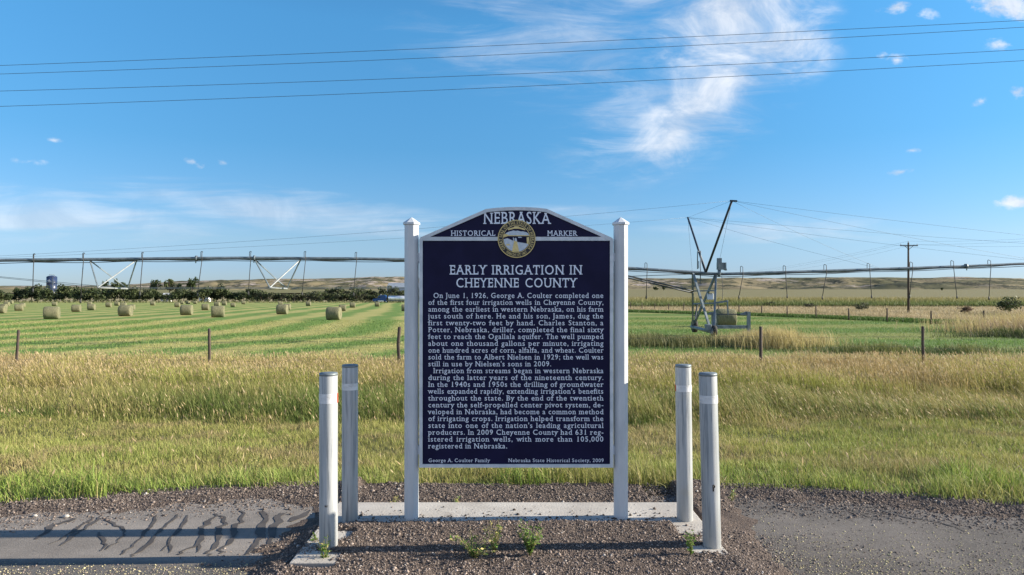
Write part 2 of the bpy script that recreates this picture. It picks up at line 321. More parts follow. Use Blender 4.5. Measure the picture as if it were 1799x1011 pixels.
class MB:
    def __init__(s): s.v = []; s.f = []; s.sm = []
    def add(s, vs, fs, smooth=False):
        o = len(s.v); s.v += [tuple(v) for v in vs]; s.f += [tuple(i + o for i in f) for f in fs]; s.sm += [smooth] * len(fs); return s
    def box(s, a, b, bev=0):
        (x0, y0, z0), (x1, y1, z1) = a, b
        return s.add([(x0, y0, z0), (x1, y0, z0), (x1, y1, z0), (x0, y1, z0), (x0, y0, z1), (x1, y0, z1), (x1, y1, z1), (x0, y1, z1)],
              [(3, 2, 1, 0), (4, 5, 6, 7), (0, 1, 5, 4), (1, 2, 6, 5), (2, 3, 7, 6), (3, 0, 4, 7)])
    def bar(s, p, q, wx, wz=None):           # square section bar from p to q
        p, q = Vector(p), Vector(q); wz = wz or wx; d = (q - p).normalized()
        up = Vector((0, 0, 1)) if abs(d.z) < .95 else Vector((0, 1, 0)); a = d.cross(up).normalized() * wx / 2; b = a.cross(d).normalized() * wz / 2
        vs = [c + i * a + j * b for c in (p, q) for i, j in ((-1, -1), (1, -1), (1, 1), (-1, 1))]
        return s.add(vs, [(0, 1, 2, 3), (7, 6, 5, 4), (0, 4, 5, 1), (1, 5, 6, 2), (2, 6, 7, 3), (3, 7, 4, 0)])
    def tube(s, pts, r, n=8, cap=True):
        pts = [Vector(p) for p in pts]; rs = r if hasattr(r, '__len__') else [r] * len(pts); vs = []; a = None
        for i, p in enumerate(pts):
            d = (pts[min(i + 1, len(pts) - 1)] - pts[max(i - 1, 0)]).normalized()
            if a is None: a = d.orthogonal().normalized()
            a = (a - d * a.dot(d)).normalized(); b = d.cross(a)
            vs += [p + (a * math.cos(2 * math.pi * k / n) + b * math.sin(2 * math.pi * k / n)) * rs[i] for k in range(n)]
        o = len(s.v); fs = [(i * n + k, i * n + (k + 1) % n, (i + 1) * n + (k + 1) % n, (i + 1) * n + k) for i in range(len(pts) - 1) for k in range(n)]
        s.add(vs, fs, True)
        if cap: s.f += [tuple(o + k for k in range(n))[::-1], tuple(o + (len(pts) - 1) * n + k for k in range(n))]; s.sm += [False, False]
        return s
    def lathe(s, prof, c=(0, 0, 0), n=24, smooth=True, ph=0):
        vs = [(c[0] + r * math.cos(2 * math.pi * (k + ph) / n), c[1] + r * math.sin(2 * math.pi * (k + ph) / n), c[2] + z) for r, z in prof for k in range(n)]
        fs = [(i * n + k, i * n + (k + 1) % n, (i + 1) * n + (k + 1) % n, (i + 1) * n + k) for i in range(len(prof) - 1) for k in range(n)]
        o = len(s.v); s.add(vs, fs, smooth); s.f += [tuple(o + k for k in range(n))[::-1], tuple(o + (len(prof) - 1) * n + k for k in range(n))]; s.sm += [False, False]
        return s
    def prism(s, pts, y0, y1):               # outline in x,z extruded along y
        n = len(pts); vs = [(x, y0, z) for x, z in pts] + [(x, y1, z) for x, z in pts]
        return s.add(vs, [tuple(range(n)), tuple(range(2 * n - 1, n - 1, -1))] + [(i, i + n, (i + 1) % n + n, (i + 1) % n) for i in range(n)])
    def build(s, name, mat, parent=None, bevel=0):
        me = bpy.data.meshes.new(name); me.from_pydata(s.v, [], s.f); me.polygons.foreach_set('use_smooth', s.sm); me.update()
        o = link(name, me, mat, parent)
        if bevel:
            b = o.modifiers.new('bevel', 'BEVEL'); b.width = bevel; b.segments = 2; b.limit_method = 'ANGLE'; b.angle_limit = R(40)
        return o
def copy_tree(o, parent=None):
    c = o.copy(); col.objects.link(c)
    if parent: c.parent = parent
    for ch in list(o.children): copy_tree(ch, c)
    return c
def wx(px, d): return (px - CX) / F * d
def wz(py, d): return CAMZ + (HY - py) / F * d
def W(px, py, d): return Vector((wx(px, d), d, wz(py, d)))

# ------------------------------------------------------------------ terrain height
PD = [-400, 2, 3.6, 5.4, 6.0, 7, 8, 9, 10, 12, 14, 16, 18, 20, 22, 26]
PZ = [-.10, -.10, -.09, -.10, -.13, -.24, -.38, -.51, -.61, -.71, -.73, -.71, -.68, -.80, -.98, -1.2]
def zg(x, d):
    x = np.asarray(x, float); d = np.asarray(d, float)
    near = np.interp(d, PD, PZ)
    k = sst(x / np.maximum(d, 1), -.12, .12)
    lf = -(.92 + .0106 * np.minimum(d, 345)); rt = -(.95 + .0065 * np.minimum(d, 172))
    lf = lf + sst(d, 345, 1000) * 6.6; rt = rt + sst(d, 172, 900) * 4.6
    far = lf * (1 - k) + rt * k
    q = sst(d, 21, 34)
    z = near * (1 - q) + far * q
    z = z + (fbm(x * .5, d * .5, 3, 3) - .5) * .16 * sst(d, 6.2, 8.5) * (1 - sst(d, 40, 80))
    return z
def edge_d(x): return 5.93 - .0085 * np.abs(np.asarray(x)) ** 3 * (np.abs(np.asarray(x)) < 5) - (np.abs(np.asarray(x)) >= 5) * (1.06 + .25 * (np.abs(np.asarray(x)) - 5)) + .14 * (fbm(np.asarray(x) * 1.3, 0 * np.asarray(x) + 3.1, 8, 3) - .5)
def strip_x(d): return np.interp(d, [40, 50, 59, 78, 102, 140], [41, 40.5, 39, 32.6, 17, -10])   # the uncut edge of the right-hand field

# ------------------------------------------------------------------ ground sheet
ys = np.concatenate([np.linspace(-900, -20, 12), np.linspace(-15, 2, 10), np.arange(2.5, 30, .3), np.geomspace(30, 1300, 120), [2500, 6000, 9000]])
xp = np.concatenate([np.arange(0, 30, .35), np.geomspace(30, 1500, 70), [4000, 9000]])
xs = np.concatenate([-xp[::-1], xp[1:]])
X, Y = np.meshgrid(xs, ys); Z = zg(X, Y)
ny, nx = X.shape; idx = np.arange(nx * ny).reshape(ny, nx)
Q = np.stack([idx[:-1, :-1], idx[:-1, 1:], idx[1:, 1:], idx[1:, :-1]], -1).reshape(-1, 4)
u_ = X / np.maximum(Y, 1)
soil = np.array((.125, .105, .055)); olive = np.array((.14, .14, .055)); tan = np.array((.33, .265, .155)); past = np.array((.175, .158, .08))
c = np.empty(X.shape + (3,)); c[:] = soil
def blend(c, col_, k): return c * (1 - k[..., None]) + np.array(col_) * k[..., None]
c = blend(c, olive, sst(Y, 7, 12))
right_out = sst(X - strip_x(Y), -1.5, 1.5) * sst(Y, 36, 44)
c = blend(c, tan, np.maximum(right_out, 0))
c = blend(c, past, sst(Y, 165, 190) * sst(u_, -.05, .1))
c = blend(c, (.27, .23, .13), sst(Y, 318, 335) * (1 - sst(u_, -.05, .1)))
c = blend(c, (.16, .15, .07), sst(Y, 420, 600) * (1 - sst(u_, -.05, .1)))
fieldw = sst(Y, 20.5, 23.5) * (1 - right_out) * (1 - sst(Y, 318, 335) * (1 - sst(u_, -.05, .1))) * (1 - sst(Y, 150, 170) * sst(u_, -.05, .1))
me = np_mesh('ground', np.stack([X, Y, Z], -1).reshape(-1, 3), [Q], c.reshape(-1, 3), True)
a = me.attributes.new('field', 'FLOAT', 'POINT'); a.data.foreach_set('value', fieldw.ravel().astype(np.float32))
tag(link('ground', me, M['ground']), kind='structure')

# ------------------------------------------------------------------ hills
sky_px = [-900, -300, 0, 100, 200, 300, 400, 450, 520, 600, 660, 711, 900, 1105, 1200, 1300, 1400, 1500, 1600, 1700, 1799, 2100, 2800]
sky_py = [499, 502, 503, 502, 500, 494.5, 491, 490, 489, 488.5, 486, 487, 490, 487.5, 488.5, 488, 488.5, 487, 487.5, 487, 489.5, 492, 488]
us = np.linspace(-1.6, 1.7, 560); dd = np.geomspace(620, 5200, 150)
UU, DD = np.meshgrid(us, dd); hx = UU * DD
top = (HY - np.interp(UU * F + CX, sky_px, sky_py)) / F
ridge = fbm(hx / 330, DD / 420, 21, 5); gully = 1 - np.abs(fbm(hx / 120, DD / 420, 33, 5) - .5) * 4
ramp = sst(DD, 800, 2600) * .62 + .38 * sst(DD, 2200, 3000)
hz = CAMZ + top * np.minimum(DD, 3000) * ramp + ((ridge - .5) * 34 - gully * 15) * sst(DD, 900, 2000) * (1 - .75 * sst(DD, 2300, 3000)) - 2.8 * (1 - sst(DD, 640, 1100))
hz = hz - sst(DD, 3200, 5200) * 40
ny, nx = hx.shape; idx = np.arange(nx * ny).reshape(ny, nx)
Q = np.stack([idx[:-1, :-1], idx[:-1, 1:], idx[1:, 1:], idx[1:, :-1]], -1).reshape(-1, 4)
tag(link('hills', np_mesh('hills', np.stack([hx, DD, hz], -1).reshape(-1, 3), [Q], None, True), M['hill']), kind='structure')

# ------------------------------------------------------------------ pavement, slab, gravel
def sheet(name, x0, x1, y0, y1, step, zf, mat, mask=None):
    xs = np.arange(x0, x1 + step, step); ys = np.arange(y0, y1 + step, step); X, Y = np.meshgrid(xs, ys); Z = zf(X, Y)
    ny, nx = X.shape; idx = np.arange(nx * ny).reshape(ny, nx)
    Q = np.stack([idx[:-1, :-1], idx[:-1, 1:], idx[1:, 1:], idx[1:, :-1]], -1).reshape(-1, 4)
    if mask is not None: Q = Q[(mask(X, Y).ravel()[Q]).all(1)]
    return tag(link(name, np_mesh(name, np.stack([X, Y, Z], -1).reshape(-1, 3), [Q], None, True), mat), kind='structure')
def z_asph(x, y): return -.075 + .012 * (fbm(x * .8, y * .8, 5, 3) - .5)
sheet('pavement', -14, 14, 1.2, 5.62, .1, z_asph, M['asphalt'], lambda X, Y: Y < edge_d(X) - .22)
ground_slab = MB()
out = [(-1.32, 4.05), (-1.02, 4.05), (-1.02, 4.74), (1.06, 4.74), (1.06, 4.05), (1.33, 4.05), (1.33, 5.21), (-1.32, 5.21)]
n = len(out)
ground_slab.add([(x, y, 0) for x, y in out] + [(x, y, -.2) for x, y in out], [tuple(range(n)), tuple(range(2 * n - 1, n - 1, -1))] + [(i, i + n, (i + 1) % n + n, (i + 1) % n) for i in range(n)])
slab = ground_slab.build('concrete_pad', M['concrete'], bevel=.006)
tag(slab, kind='structure')
def bare(x, y):                               # where the concrete wings show through the gravel
    j = (fbm(x * 6, y * 6, 52, 3) - .5) * .12
    l = sst(-x, 1.04, 1.10) * (1 - sst(-x, 1.31, 1.36)); r = sst(x, 1.08, 1.14) * (1 - sst(x, 1.31, 1.36))
    return np.clip(l * (sst(y + j, 4.0, 4.05) * (1 - sst(y + j, 4.20, 4.24)) + sst(y + j, 4.43, 4.47) * (1 - sst(y + j, 4.56, 4.60))) + r * (sst(y + j, 4.50, 4.56) + sst(y + j, 4.22, 4.25) * (1 - sst(y + j, 4.30, 4.33))), 0, 1)
def z_gravel(x, y):
    # heap inside the pad and over its wings, thinning out over the asphalt; a ragged verge below the grass
    ax = np.abs(x - .03); za = z_asph(x, y)
    n1_ = (fbm(x * 7, y * 7, 41, 4) - .5) * .022 + (fbm(x * 40, y * 40, 43, 2) - .5) * .008
    apron = (1 - sst(ax + (fbm(x * 3, y * 3, 45, 3) - .5) * .45, 1.1, 1.85))
    front = apron * (1 - sst(y, 4.72, 4.82)) * .088 * sst(y, 3.35, 4.15) + apron * .018 * sst(y, 4.45, 4.6) * (1 - sst(y, 4.68, 4.80)) - bare(x, y) * .07
    back = sst(y, 5.12, 5.3) * .03 * apron + sst(y, 4.7, 4.8) * sst(ax, 1.3, 1.36) * apron * .07
    inslab = sst(y, 4.80, 4.86) * (1 - sst(y, 5.17, 5.24)) * (1 - sst(ax, 1.31, 1.36)) * .1
    tt_ = sst(y + (fbm(x * 1.7, y * .9, 44, 4) - .5) * .35, edge_d(x) - .66, edge_d(x) - .12)
    verge = (tt_ - .42 + (fbm(x * 5, y * 5, 46, 4) - .5) * .9) * .035
    k = sst(ax, 1.15, 1.7) * sst(y, 3.0, 3.4); gone = -.05 * sst(ax + (fbm(x * 4, y * 4, 47, 4) - .5) * .7, 1.4, 1.95)
    return za - .10 * sst(y, edge_d(x) - .06, edge_d(x) + .2) - .006 + front + back - inslab + n1_ * (1 - .6 * k) + k * np.where(y < 4.6, gone, verge * sst(y, 4.6, 4.9) - .05 * (1 - sst(y, 4.6, 4.9)) * sst(ax + (fbm(x * 4, y * 4, 47, 4) - .5) * .7, 1.4, 1.95))
sheet('gravel_bed', -5.6, 5.6, 3.0, 6.2, .022, z_gravel, M['gravelbed'], lambda X, Y: (Y < edge_d(X) + .25))

# stones lying in the bed and strewn over the asphalt
def stones(name, x, y, z, s, mat, cols):
    n = len(x); base = np.array([(1, 0, 0), (-1, 0, 0), (0, 1, 0), (0, -1, 0), (0, 0, 1), (0, 0, -1)], float)
    v = base[None] * (rng.uniform(.6, 1.35, (n, 6, 1))) + rng.normal(0, .16, (n, 6, 3)); v[:, :, 2] *= .72
    a = rng.uniform(0, 6.28, n); ca, sa = np.cos(a)[:, None], np.sin(a)[:, None]
    v = np.stack([v[..., 0] * ca - v[..., 1] * sa, v[..., 0] * sa + v[..., 1] * ca, v[..., 2]], -1) * s[:, None, None] + np.stack([x, y, z], -1)[:, None]
    f = np.array([(0, 2, 4), (2, 1, 4), (1, 3, 4), (3, 0, 4), (2, 0, 5), (1, 2, 5), (3, 1, 5), (0, 3, 5)])
    F_ = (f[None] + (np.arange(n) * 6)[:, None, None]).reshape(-1, 3)
    return tag(link(name, np_mesh(name, v.reshape(-1, 3), [F_], np.repeat(cols, 6, 0)), mat), kind='stuff')
pal = np.array([(.15, .115, .095), (.21, .165, .135), (.095, .075, .066), (.28, .215, .17), (.34, .265, .215), (.06, .05, .046), (.17, .13, .11), (.46, .41, .36)]) * np.array((.86, .89, .94))
pw = np.array([.24, .2, .16, .12, .06, .11, .09, .02]); 
def stone_cols(n, w=pw): return pal[rng.choice(len(pal), n, p=w / w.sum())] * rng.uniform(.8, 1.2, (n, 1))
n = 56000; x = rng.uniform(-2.1, 2.4, n); y = rng.uniform(3.55, 4.83, n)
on_slab = (y > 4.74 - .05 * rng.random(n)) & (rng.random(n) > .06)
x, y = x[~on_slab], y[~on_slab]; kk = rng.random(len(x)) < np.where(x < 0, 1 - sst(-x, 1.28, 1.8), 1 - sst(x, 1.28, 1.95)) + .02; kk &= rng.random(len(x)) > bare(x, y) * .93; x, y = x[kk], y[kk]
s = np.clip(rng.lognormal(math.log(.0042), .45, len(x)), .0022, .015)
zz = np.maximum(z_gravel(x, y), z_asph(x, y)); inside = (x > -1.32) & (x < 1.33) & ((y > 4.74) | (x < -1.02) | (x > 1.06)) & (y > 4.05); zz = np.where(inside, np.maximum(zz, 0.0), zz)
stones('gravel', x, y, zz + s * .1, s, M['stone'], stone_cols(len(x)) * (1 + .45 * (1 - sst(y, 3.9, 4.05)))[:, None])
n = 60000; x = rng.uniform(-5, 5, n); e = edge_d(x); y = e + .12 - rng.beta(1.0, 2.3, n) * (.85 + .3 * fbm(x * 1.5, x * 0, 80, 3))
mid = np.abs(x) < 1.45; y = np.where(mid, rng.uniform(5.2, 5.95, n), y)
s = np.clip(rng.lognormal(math.log(.0048), .45, n), .0025, .018); stones('verge_gravel', x, y, np.maximum(z_gravel(x, y), z_asph(x, y)) + s * .2, s, M['stone'], stone_cols(n) * .9)
n = 30000; x = rng.uniform(-3.7, 3.7, n); y = 3.75 + rng.beta(1.0, 2.0, n) * 1.5
keep = np.where(x < -1.5, y < 4.15 + .1 * rng.random(n), np.where(x > 1.4, rng.random(n) < np.clip(1.35 - (y - 3.9) * .9 - (x - 1.4) * .15 + 1.2 * (1 - sst(x, 1.5, 2.3)), 0.05, 1), False)); x, y = x[keep], y[keep]
s = np.clip(rng.lognormal(math.log(.0030), .4, len(x)), .0018, .009); stones('strewn_grit', x, y, z_asph(x, y) + s * .35, s, M['stone'], np.where(rng.random((len(x), 1)) < .45, np.array([[.52, .46, .27]]), stone_cols(len(x)) * 1.3))
n = 380; x = rng.uniform(-1.15, 1.25, n); y = 4.76 + rng.beta(1, 3.2, n) * .42; s = np.clip(rng.lognormal(math.log(.006), .4, n), .003, .015)
stones('spilled_gravel', x, y, .0 + s * .35, s, M['stone'], stone_cols(n) * .6)

# damp streaks that run down the asphalt
def ribbon(mb, pts, w):
    pts = [W(px, py, 1) for px, py in pts]; q = []
    for p in pts:
        d = (CAMZ + .071) / (CAMZ - p.z); q.append(Vector((p.x * d, d)))
    fine = []
    for a, b in zip(q, q[1:]):
        for k in range(9): fine.append(a.lerp(b, k / 9))
    fine.append(q[-1]); vs = []
    for i, p in enumerate(fine):
        d = (fine[min(i + 1, len(fine) - 1)] - fine[max(0, i - 1)]).normalized(); nrm = Vector((-d.y, d.x)); ww = w * .72 * (.35 + 1.2 * float(vnoise(i * .35, w * 991, 90))) * (.5 + .5 * math.sin(math.pi * min(1, (i + 1) / len(fine) * 1.15)))
        j = Vector(((float(vnoise(i * .4, w * 77, 91)) - .5) * .05, (float(vnoise(i * .4, w * 77, 92)) - .5) * .03))
        for sgn in (-1, 1):
            v = p + j + nrm * ww * sgn; vs.append((v.x, v.y, float(z_asph(v.x, v.y)) + .004))
    mb.add(vs, [(2 * i, 2 * i + 1, 2 * i + 3, 2 * i + 2) for i in range(len(fine) - 1)])
sb = MB()
Z1 = lambda l: [(a / 3, 780 + b / 3) for a, b in l]
for l, ww in (([(420, 390), (330, 415), (270, 440), (190, 500)], .035), ([(500, 385), (420, 430), (350, 480), (270, 525)], .018), ([(530, 385), (450, 440), (380, 480), (320, 530)], .022),
          ([(550, 390), (600, 425), (660, 455), (640, 500), (560, 555)], .014), ([(515, 465), (545, 515), (535, 560)], .014), ([(820, 375), (800, 420), (765, 455), (720, 520), (640, 580)], .017), ([(940, 370), (870, 425), (820, 475), (740, 560), (690, 590)], .02),
          ([(990, 372), (950, 435), (900, 490), (860, 560)], .018), ([(890, 500), (890, 570)], .015), ([(1150, 365), (1090, 410), (1060, 470), (1030, 530), (930, 580)], .028), ([(1170, 375), (1185, 410), (1150, 465), (1120, 545), (1090, 585)], .026),
          ([(1050, 500), (1035, 570)], .015), ([(1280, 350), (1270, 400), (1230, 450), (1200, 520), (1150, 575)], .026), ([(1390, 350), (1410, 390), (1380, 470), (1350, 520), (1290, 580)], .035), ([(1480, 360), (1450, 440), (1420, 550)], .05),
          ([(3600 / 3 + 350, 400), (1640, 350)], .04), ([(2700, 330), (3000, 410), (3160, 480)], .010), ([(4640, 350), (4760, 385), (4960, 415), (5100, 460)], .016), ([(4640 - 100, 345), (4760 - 100, 380), (4880 - 100, 418)], .007), ([(4460, 345), (4560, 380), (4680, 420)], .006), ([(4360, 345), (4440, 380), (4530, 420)], .005)):
    ribbon(sb, Z1(l), ww)
tag(sb.build('damp_streaks', M['stain']), kind='structure')

# ------------------------------------------------------------------ grass
def blades(name, P, H, Wd, lean, c0, c1, head=None, mat=None, headc=(.40, .31, .18)):
    n = len(P); a = rng.uniform(0, math.pi, n); wv = np.stack([np.cos(a), np.sin(a), 0 * a], -1) * (Wd / 2)[:, None]
    up = np.zeros((n, 3)); up[:, 2] = H; L = np.concatenate([lean * H[:, None], np.zeros((n, 1))], 1)
    up[:, 2] *= np.sqrt(np.clip(1 - (lean ** 2).sum(1) * .5, .2, 1))
    m_ = P + up * .55 + L * .28; tp = P + up + L
    v = np.stack([P - wv, P + wv, m_ + wv * .8, m_ - wv * .8, tp], 1); o = (np.arange(n) * 5)[:, None]
    fq = o + np.array([[0, 1, 2, 3]]); ft = o + np.array([[3, 2, 4]]); cm = c0 * .5 + c1 * .5
    tint = np.stack([c0, c0, cm, cm, c1], 1).reshape(-1, 3); vs = v.reshape(-1, 3); fs = [fq, ft]
    if head is not None and head.any():
        h = np.where(head)[0]; k = len(h); b_ = tp[h] - (tp[h] - m_[h]) * .25; dr = (tp[h] - m_[h]) / np.linalg.norm(tp[h] - m_[h], axis=1)[:, None]
        hl = rng.uniform(.05, .12, k)[:, None]; hw = wv[h] / np.linalg.norm(wv[h], axis=1)[:, None] * rng.uniform(.005, .011, k)[:, None]
        hv = np.stack([b_, b_ + dr * hl * .45 + hw, b_ + dr * hl, b_ + dr * hl * .45 - hw], 1).reshape(-1, 3); o2 = len(vs) + (np.arange(k) * 4)[:, None]
        hc = np.array(headc) * rng.uniform(.75, 1.3, (k, 1)) * np.array([1, .96, .92]) ** rng.uniform(-1, 2, (k, 1))
        vs = np.concatenate([vs, hv]); fs.append(o2 + np.array([[0, 1, 2, 3]])); tint = np.concatenate([tint, np.repeat(hc, 4, 0)])
    return tag(link(name, np_mesh(name, vs, fs, tint), mat or M['grass']), kind='stuff')
def lerp(a, b, k): return np.asarray(a) * (1 - k[:, None]) + np.asarray(b) * k[:, None]
def wedge(n, d0, d1, um=.80):
    d = np.sqrt(rng.uniform(d0 ** 2, d1 ** 2, n)); return rng.uniform(-um, um, n) * d + rng.uniform(-.5, .5, n), d
GREEN = np.array((.115, .178, .034)); FRESH = np.array((.205, .295, .052)); OLIVE = np.array((.265, .275, .072)); STRAW = np.array((.40, .335, .15)); DRY = np.array((.30, .235, .12))
# verge: short mown sward with fresh tufts along the gravel
n = 150000; x, d = wedge(n, 5.3, 12.6, .84); e = edge_d(x); q = d - e; ok = q > -.03 - .10 * rng.random(n) ** 3; x, d, q = x[ok], d[ok], q[ok]; n = len(x)
tuft = fbm(x * 2.2, d * 2.2, 60, 3); patch = fbm(x * .7, d * .9, 61, 4); fine = fbm(x * 5, d * 5, 62, 2)
near = 1 - sst(q, .35, 1.3 + .9 * sst(x, .8, 2.5))
H = rng.uniform(.05, .11, n) + near * (sst(tuft, .38, .62) * .13 + .05) * rng.uniform(.5, 1, n) + sst(patch, .5, .75) * .06 * rng.random(n)
H *= (.55 + .9 * fine) * (.45 + 1.1 * fbm(x * 1.4, d * 1.8, 74, 3))
g = np.clip(near * 1.1 * sst(patch + .16 * sst(x, .8, 2.5), .36, .56) + sst(patch, .52, .68) * .4, 0, 1)
dry = sst(fbm(x * 1.1 + 20, d * 1.6, 63, 4), .50, .64) * (1 - near * .75)
c = lerp(OLIVE, FRESH, g); c = lerp(c, GREEN, (rng.random(n) < .35) * .8 * np.maximum(g, .25)); c = lerp(c, DRY, np.clip(dry * .85 * (rng.random(n) < .8), 0, 1)); c = lerp(c, STRAW, (rng.random(n) < .18) * .8)
c *= rng.uniform(.72, 1.28, (n, 1)) * (.72 + .56 * fbm(x * .9 + 3, d * 1.3, 75, 4))[:, None]; lean = rng.normal(0, .35, (n, 2)) + np.array([-.12, 0])
blades('mown_verge_grass', np.stack([x, d, zg(x, d) - .01], -1), H, rng.uniform(.005, .009, n), lean, c * .95, lerp(c, STRAW * 1.0, rng.random(n) * .3), rng.random(n) < .004)
# ditch: green knee-high grass
n = 110000; x, d = wedge(n, 10.6, 16.6, .82); st = 11.9 + 1.6 * (fbm(x * .35, x * 0, 64, 3) - .5) + .5 * sst(x, 2, 6); ok = (d > st - .5 * rng.random(n)); x, d, st = x[ok], d[ok], st[ok]; n = len(x)
p = fbm(x * .45, d * .6, 65, 4); tuft = fbm(x * 1.6, d * 1.6, 66, 3); rs = sst(x, 1.5, 6)
H = (.16 + .34 * sst(d - st, -.3, .6) * (.25 + 1.3 * tuft)) * rng.uniform(.55, 1.1, n); H *= (1 - .25 * rs) * (.5 + 1.0 * fbm(x * .8, d * 1.1, 76, 3))
yel = np.clip(sst(p, .40, .62) * .75 + .55 * rs * sst(p, .2, .42) + .3 * sst(-x, 4, 9) * sst(p, .3, .5) + .5 * sst(d, 14.6, 16.4), 0, 1)
c = lerp(GREEN * .95, OLIVE * .95, yel); c = lerp(c, STRAW, (rng.random(n) < .06 + .32 * yel) * .8); c = lerp(c, DRY, (rng.random(n) < .25 * rs) * .7); c *= rng.uniform(.75, 1.25, (n, 1))
lean = rng.normal(0, .22, (n, 2)) + np.stack([-.16 - .30 * rs, 0 * rs - .02], -1)
blades('ditch_grass', np.stack([x, d, zg(x, d) - .01], -1), H, rng.uniform(.006, .012, n), lean, c * .95, lerp(c, STRAW, rng.random(n) * .4), rng.random(n) < .06)
# fence line: tall ripe straw grass with seed heads
n = 150000; x, d = wedge(n, 14.2, 20.6, .80); st = 15.0 + 1.2 * (fbm(x * .4 + 9, x * 0, 67, 3) - .5); ok = d > st - .9 * rng.random(n) ** 2; x, d = x[ok], d[ok]; n = len(x)
p = fbm(x * .3, d * .5, 68, 4); tuft = fbm(x * 1.2, d * 1.2, 69, 3); red = fbm(x * .22 + 5, d * .3, 70, 3)
H = (.42 + .38 * tuft) * rng.uniform(.55, 1.08, n) * (1 - .35 * sst(d, 19.6, 20.6))
c = lerp(STRAW * np.array((.84, .86, .68)), OLIVE * 1.1, np.clip(sst(p, .42, .66) * .8 + .45 * (1 - sst(d, 15, 16.8)), 0, 1)); c = lerp(c, (.36, .235, .13), sst(red, .5, .66) * .6); c *= rng.uniform(.78, 1.25, (n, 1))
lean = rng.normal(0, .17, (n, 2)) + np.array([-.20, -.02])
blades('tall_straw_grass', np.stack([x, d, zg(x, d) - .01], -1), H, rng.uniform(.006, .011, n), lean, lerp(c, OLIVE, np.full(n, .45)), c * 1.12, rng.random(n) < .35, headc=(.37, .29, .165))
# dark weeds just past the fence and round the tower foot
n = 26000; x, d = wedge(n, 21.2, 25.5, .80); k = fbm(x * .35, d * .5, 71, 3); ok = rng.random(n) < sst(k, .36, .56) + .25; x, d = x[ok], d[ok]; n = len(x)
c = lerp((.075, .10, .03), (.15, .16, .06), rng.random(n)); c = lerp(c, STRAW, (rng.random(n) < .12) * 1.0)
blades('field_margin_weeds', np.stack([x, d, zg(x, d)], -1), rng.uniform(.12, .40, n), rng.uniform(.012, .03, n), rng.normal(0, .3, (n, 2)), c, c * 1.2)
def weed_bank(name, cx_, cd, rx, rd, n, h0, h1, ca, cb, heads):
    x = rng.normal(cx_, rx, n); d = rng.normal(cd, rd, n); k = fbm(x * .9, d * .7, 72, 3); c = lerp(ca, cb, sst(k + rng.normal(0, .12, n), .4, .6))
    blades(name, np.stack([x, d, zg(x, d)], -1), rng.uniform(h0, h1, n) * (.4 + 1.2 * k), rng.uniform(.012, .03, n), rng.normal(0, .22, (n, 2)) + [-.15, 0], c, c * 1.15, rng.random(n) < heads)
weed_bank('weeds_under_the_tower', 9.2, 35.5, 2.4, 1.2, 9000, .2, .6, (.06, .075, .03), (.13, .13, .05), .05)
weed_bank('straw_clump_by_the_drum', 13.0, 34.0, 1.1, 1.0, 7000, .3, .95, STRAW * .8, STRAW * 1.05, .4)
weed_bank('low_weeds_in_the_field_edge', 17.5, 30.5, 2.2, .7, 5000, .15, .45, (.07, .10, .035), (.14, .15, .05), .05)
weed_bank('reddish_clump_at_the_ditch', 36.0, 45.5, 2.6, 2.2, 12000, .5, 1.3, (.30, .215, .14), STRAW, .4)
weed_bank('dark_ditch_weeds', 33.0, 41.0, 2.6, .8, 9000, .2, .6, (.035, .05, .02), (.09, .11, .035), .05)
# field stubble
n = 120000; x, d = wedge(n, 24, 75, .78); ok = x < strip_x(d) - .5; x, d = x[ok], d[ok]; n = len(x)
s_ = sst(ring_np(x, d) + rng.normal(0, .25, n), .2, .85); kr = sst(x / d, -.08, .06)
c = lerp((.125, .205, .05), (.32, .30, .115), s_ * (1 - .55 * kr)) * rng.uniform(.8, 1.2, (n, 1))
blades('field_stubble', np.stack([x, d, zg(x, d) - .01], -1), rng.uniform(.05, .13, n) * (1.3 - .5 * s_), rng.uniform(.015, .04, n), rng.normal(0, .35, (n, 2)), c, c * 1.1)
# uncut strip on the edge of the right-hand field, tan grass beyond it
n = 46000; d = rng.uniform(44, 125, n); x = strip_x(d) + rng.normal(0, .8 + .3 * sst(d, 62, 48), n); c = lerp((.05, .105, .022), (.085, .14, .03), rng.random(n))
blades('uncut_field_edge', np.stack([x, d, zg(x, d)], -1), rng.uniform(.15, .45, n), rng.uniform(.03, .07, n), rng.normal(0, .25, (n, 2)), c, c * 1.1)
n = 60000; d = rng.uniform(40, 150, n); x = strip_x(d) + 1.5 + rng.random(n) ** 1.3 * (d * .85 - strip_x(d)).clip(3, 150); c = lerp(tan, (.22, .19, .10), sst(fbm(x * .2, d * .1, 73, 4), .4, .65)) * rng.uniform(.8, 1.25, (n, 1))
blades('tan_rangeland_grass', np.stack([x, d, zg(x, d)], -1), rng.uniform(.15, .5, n), rng.uniform(.02, .06, n), rng.normal(0, .25, (n, 2)) + [-.1, 0], c, c * 1.1, rng.random(n) < .15)
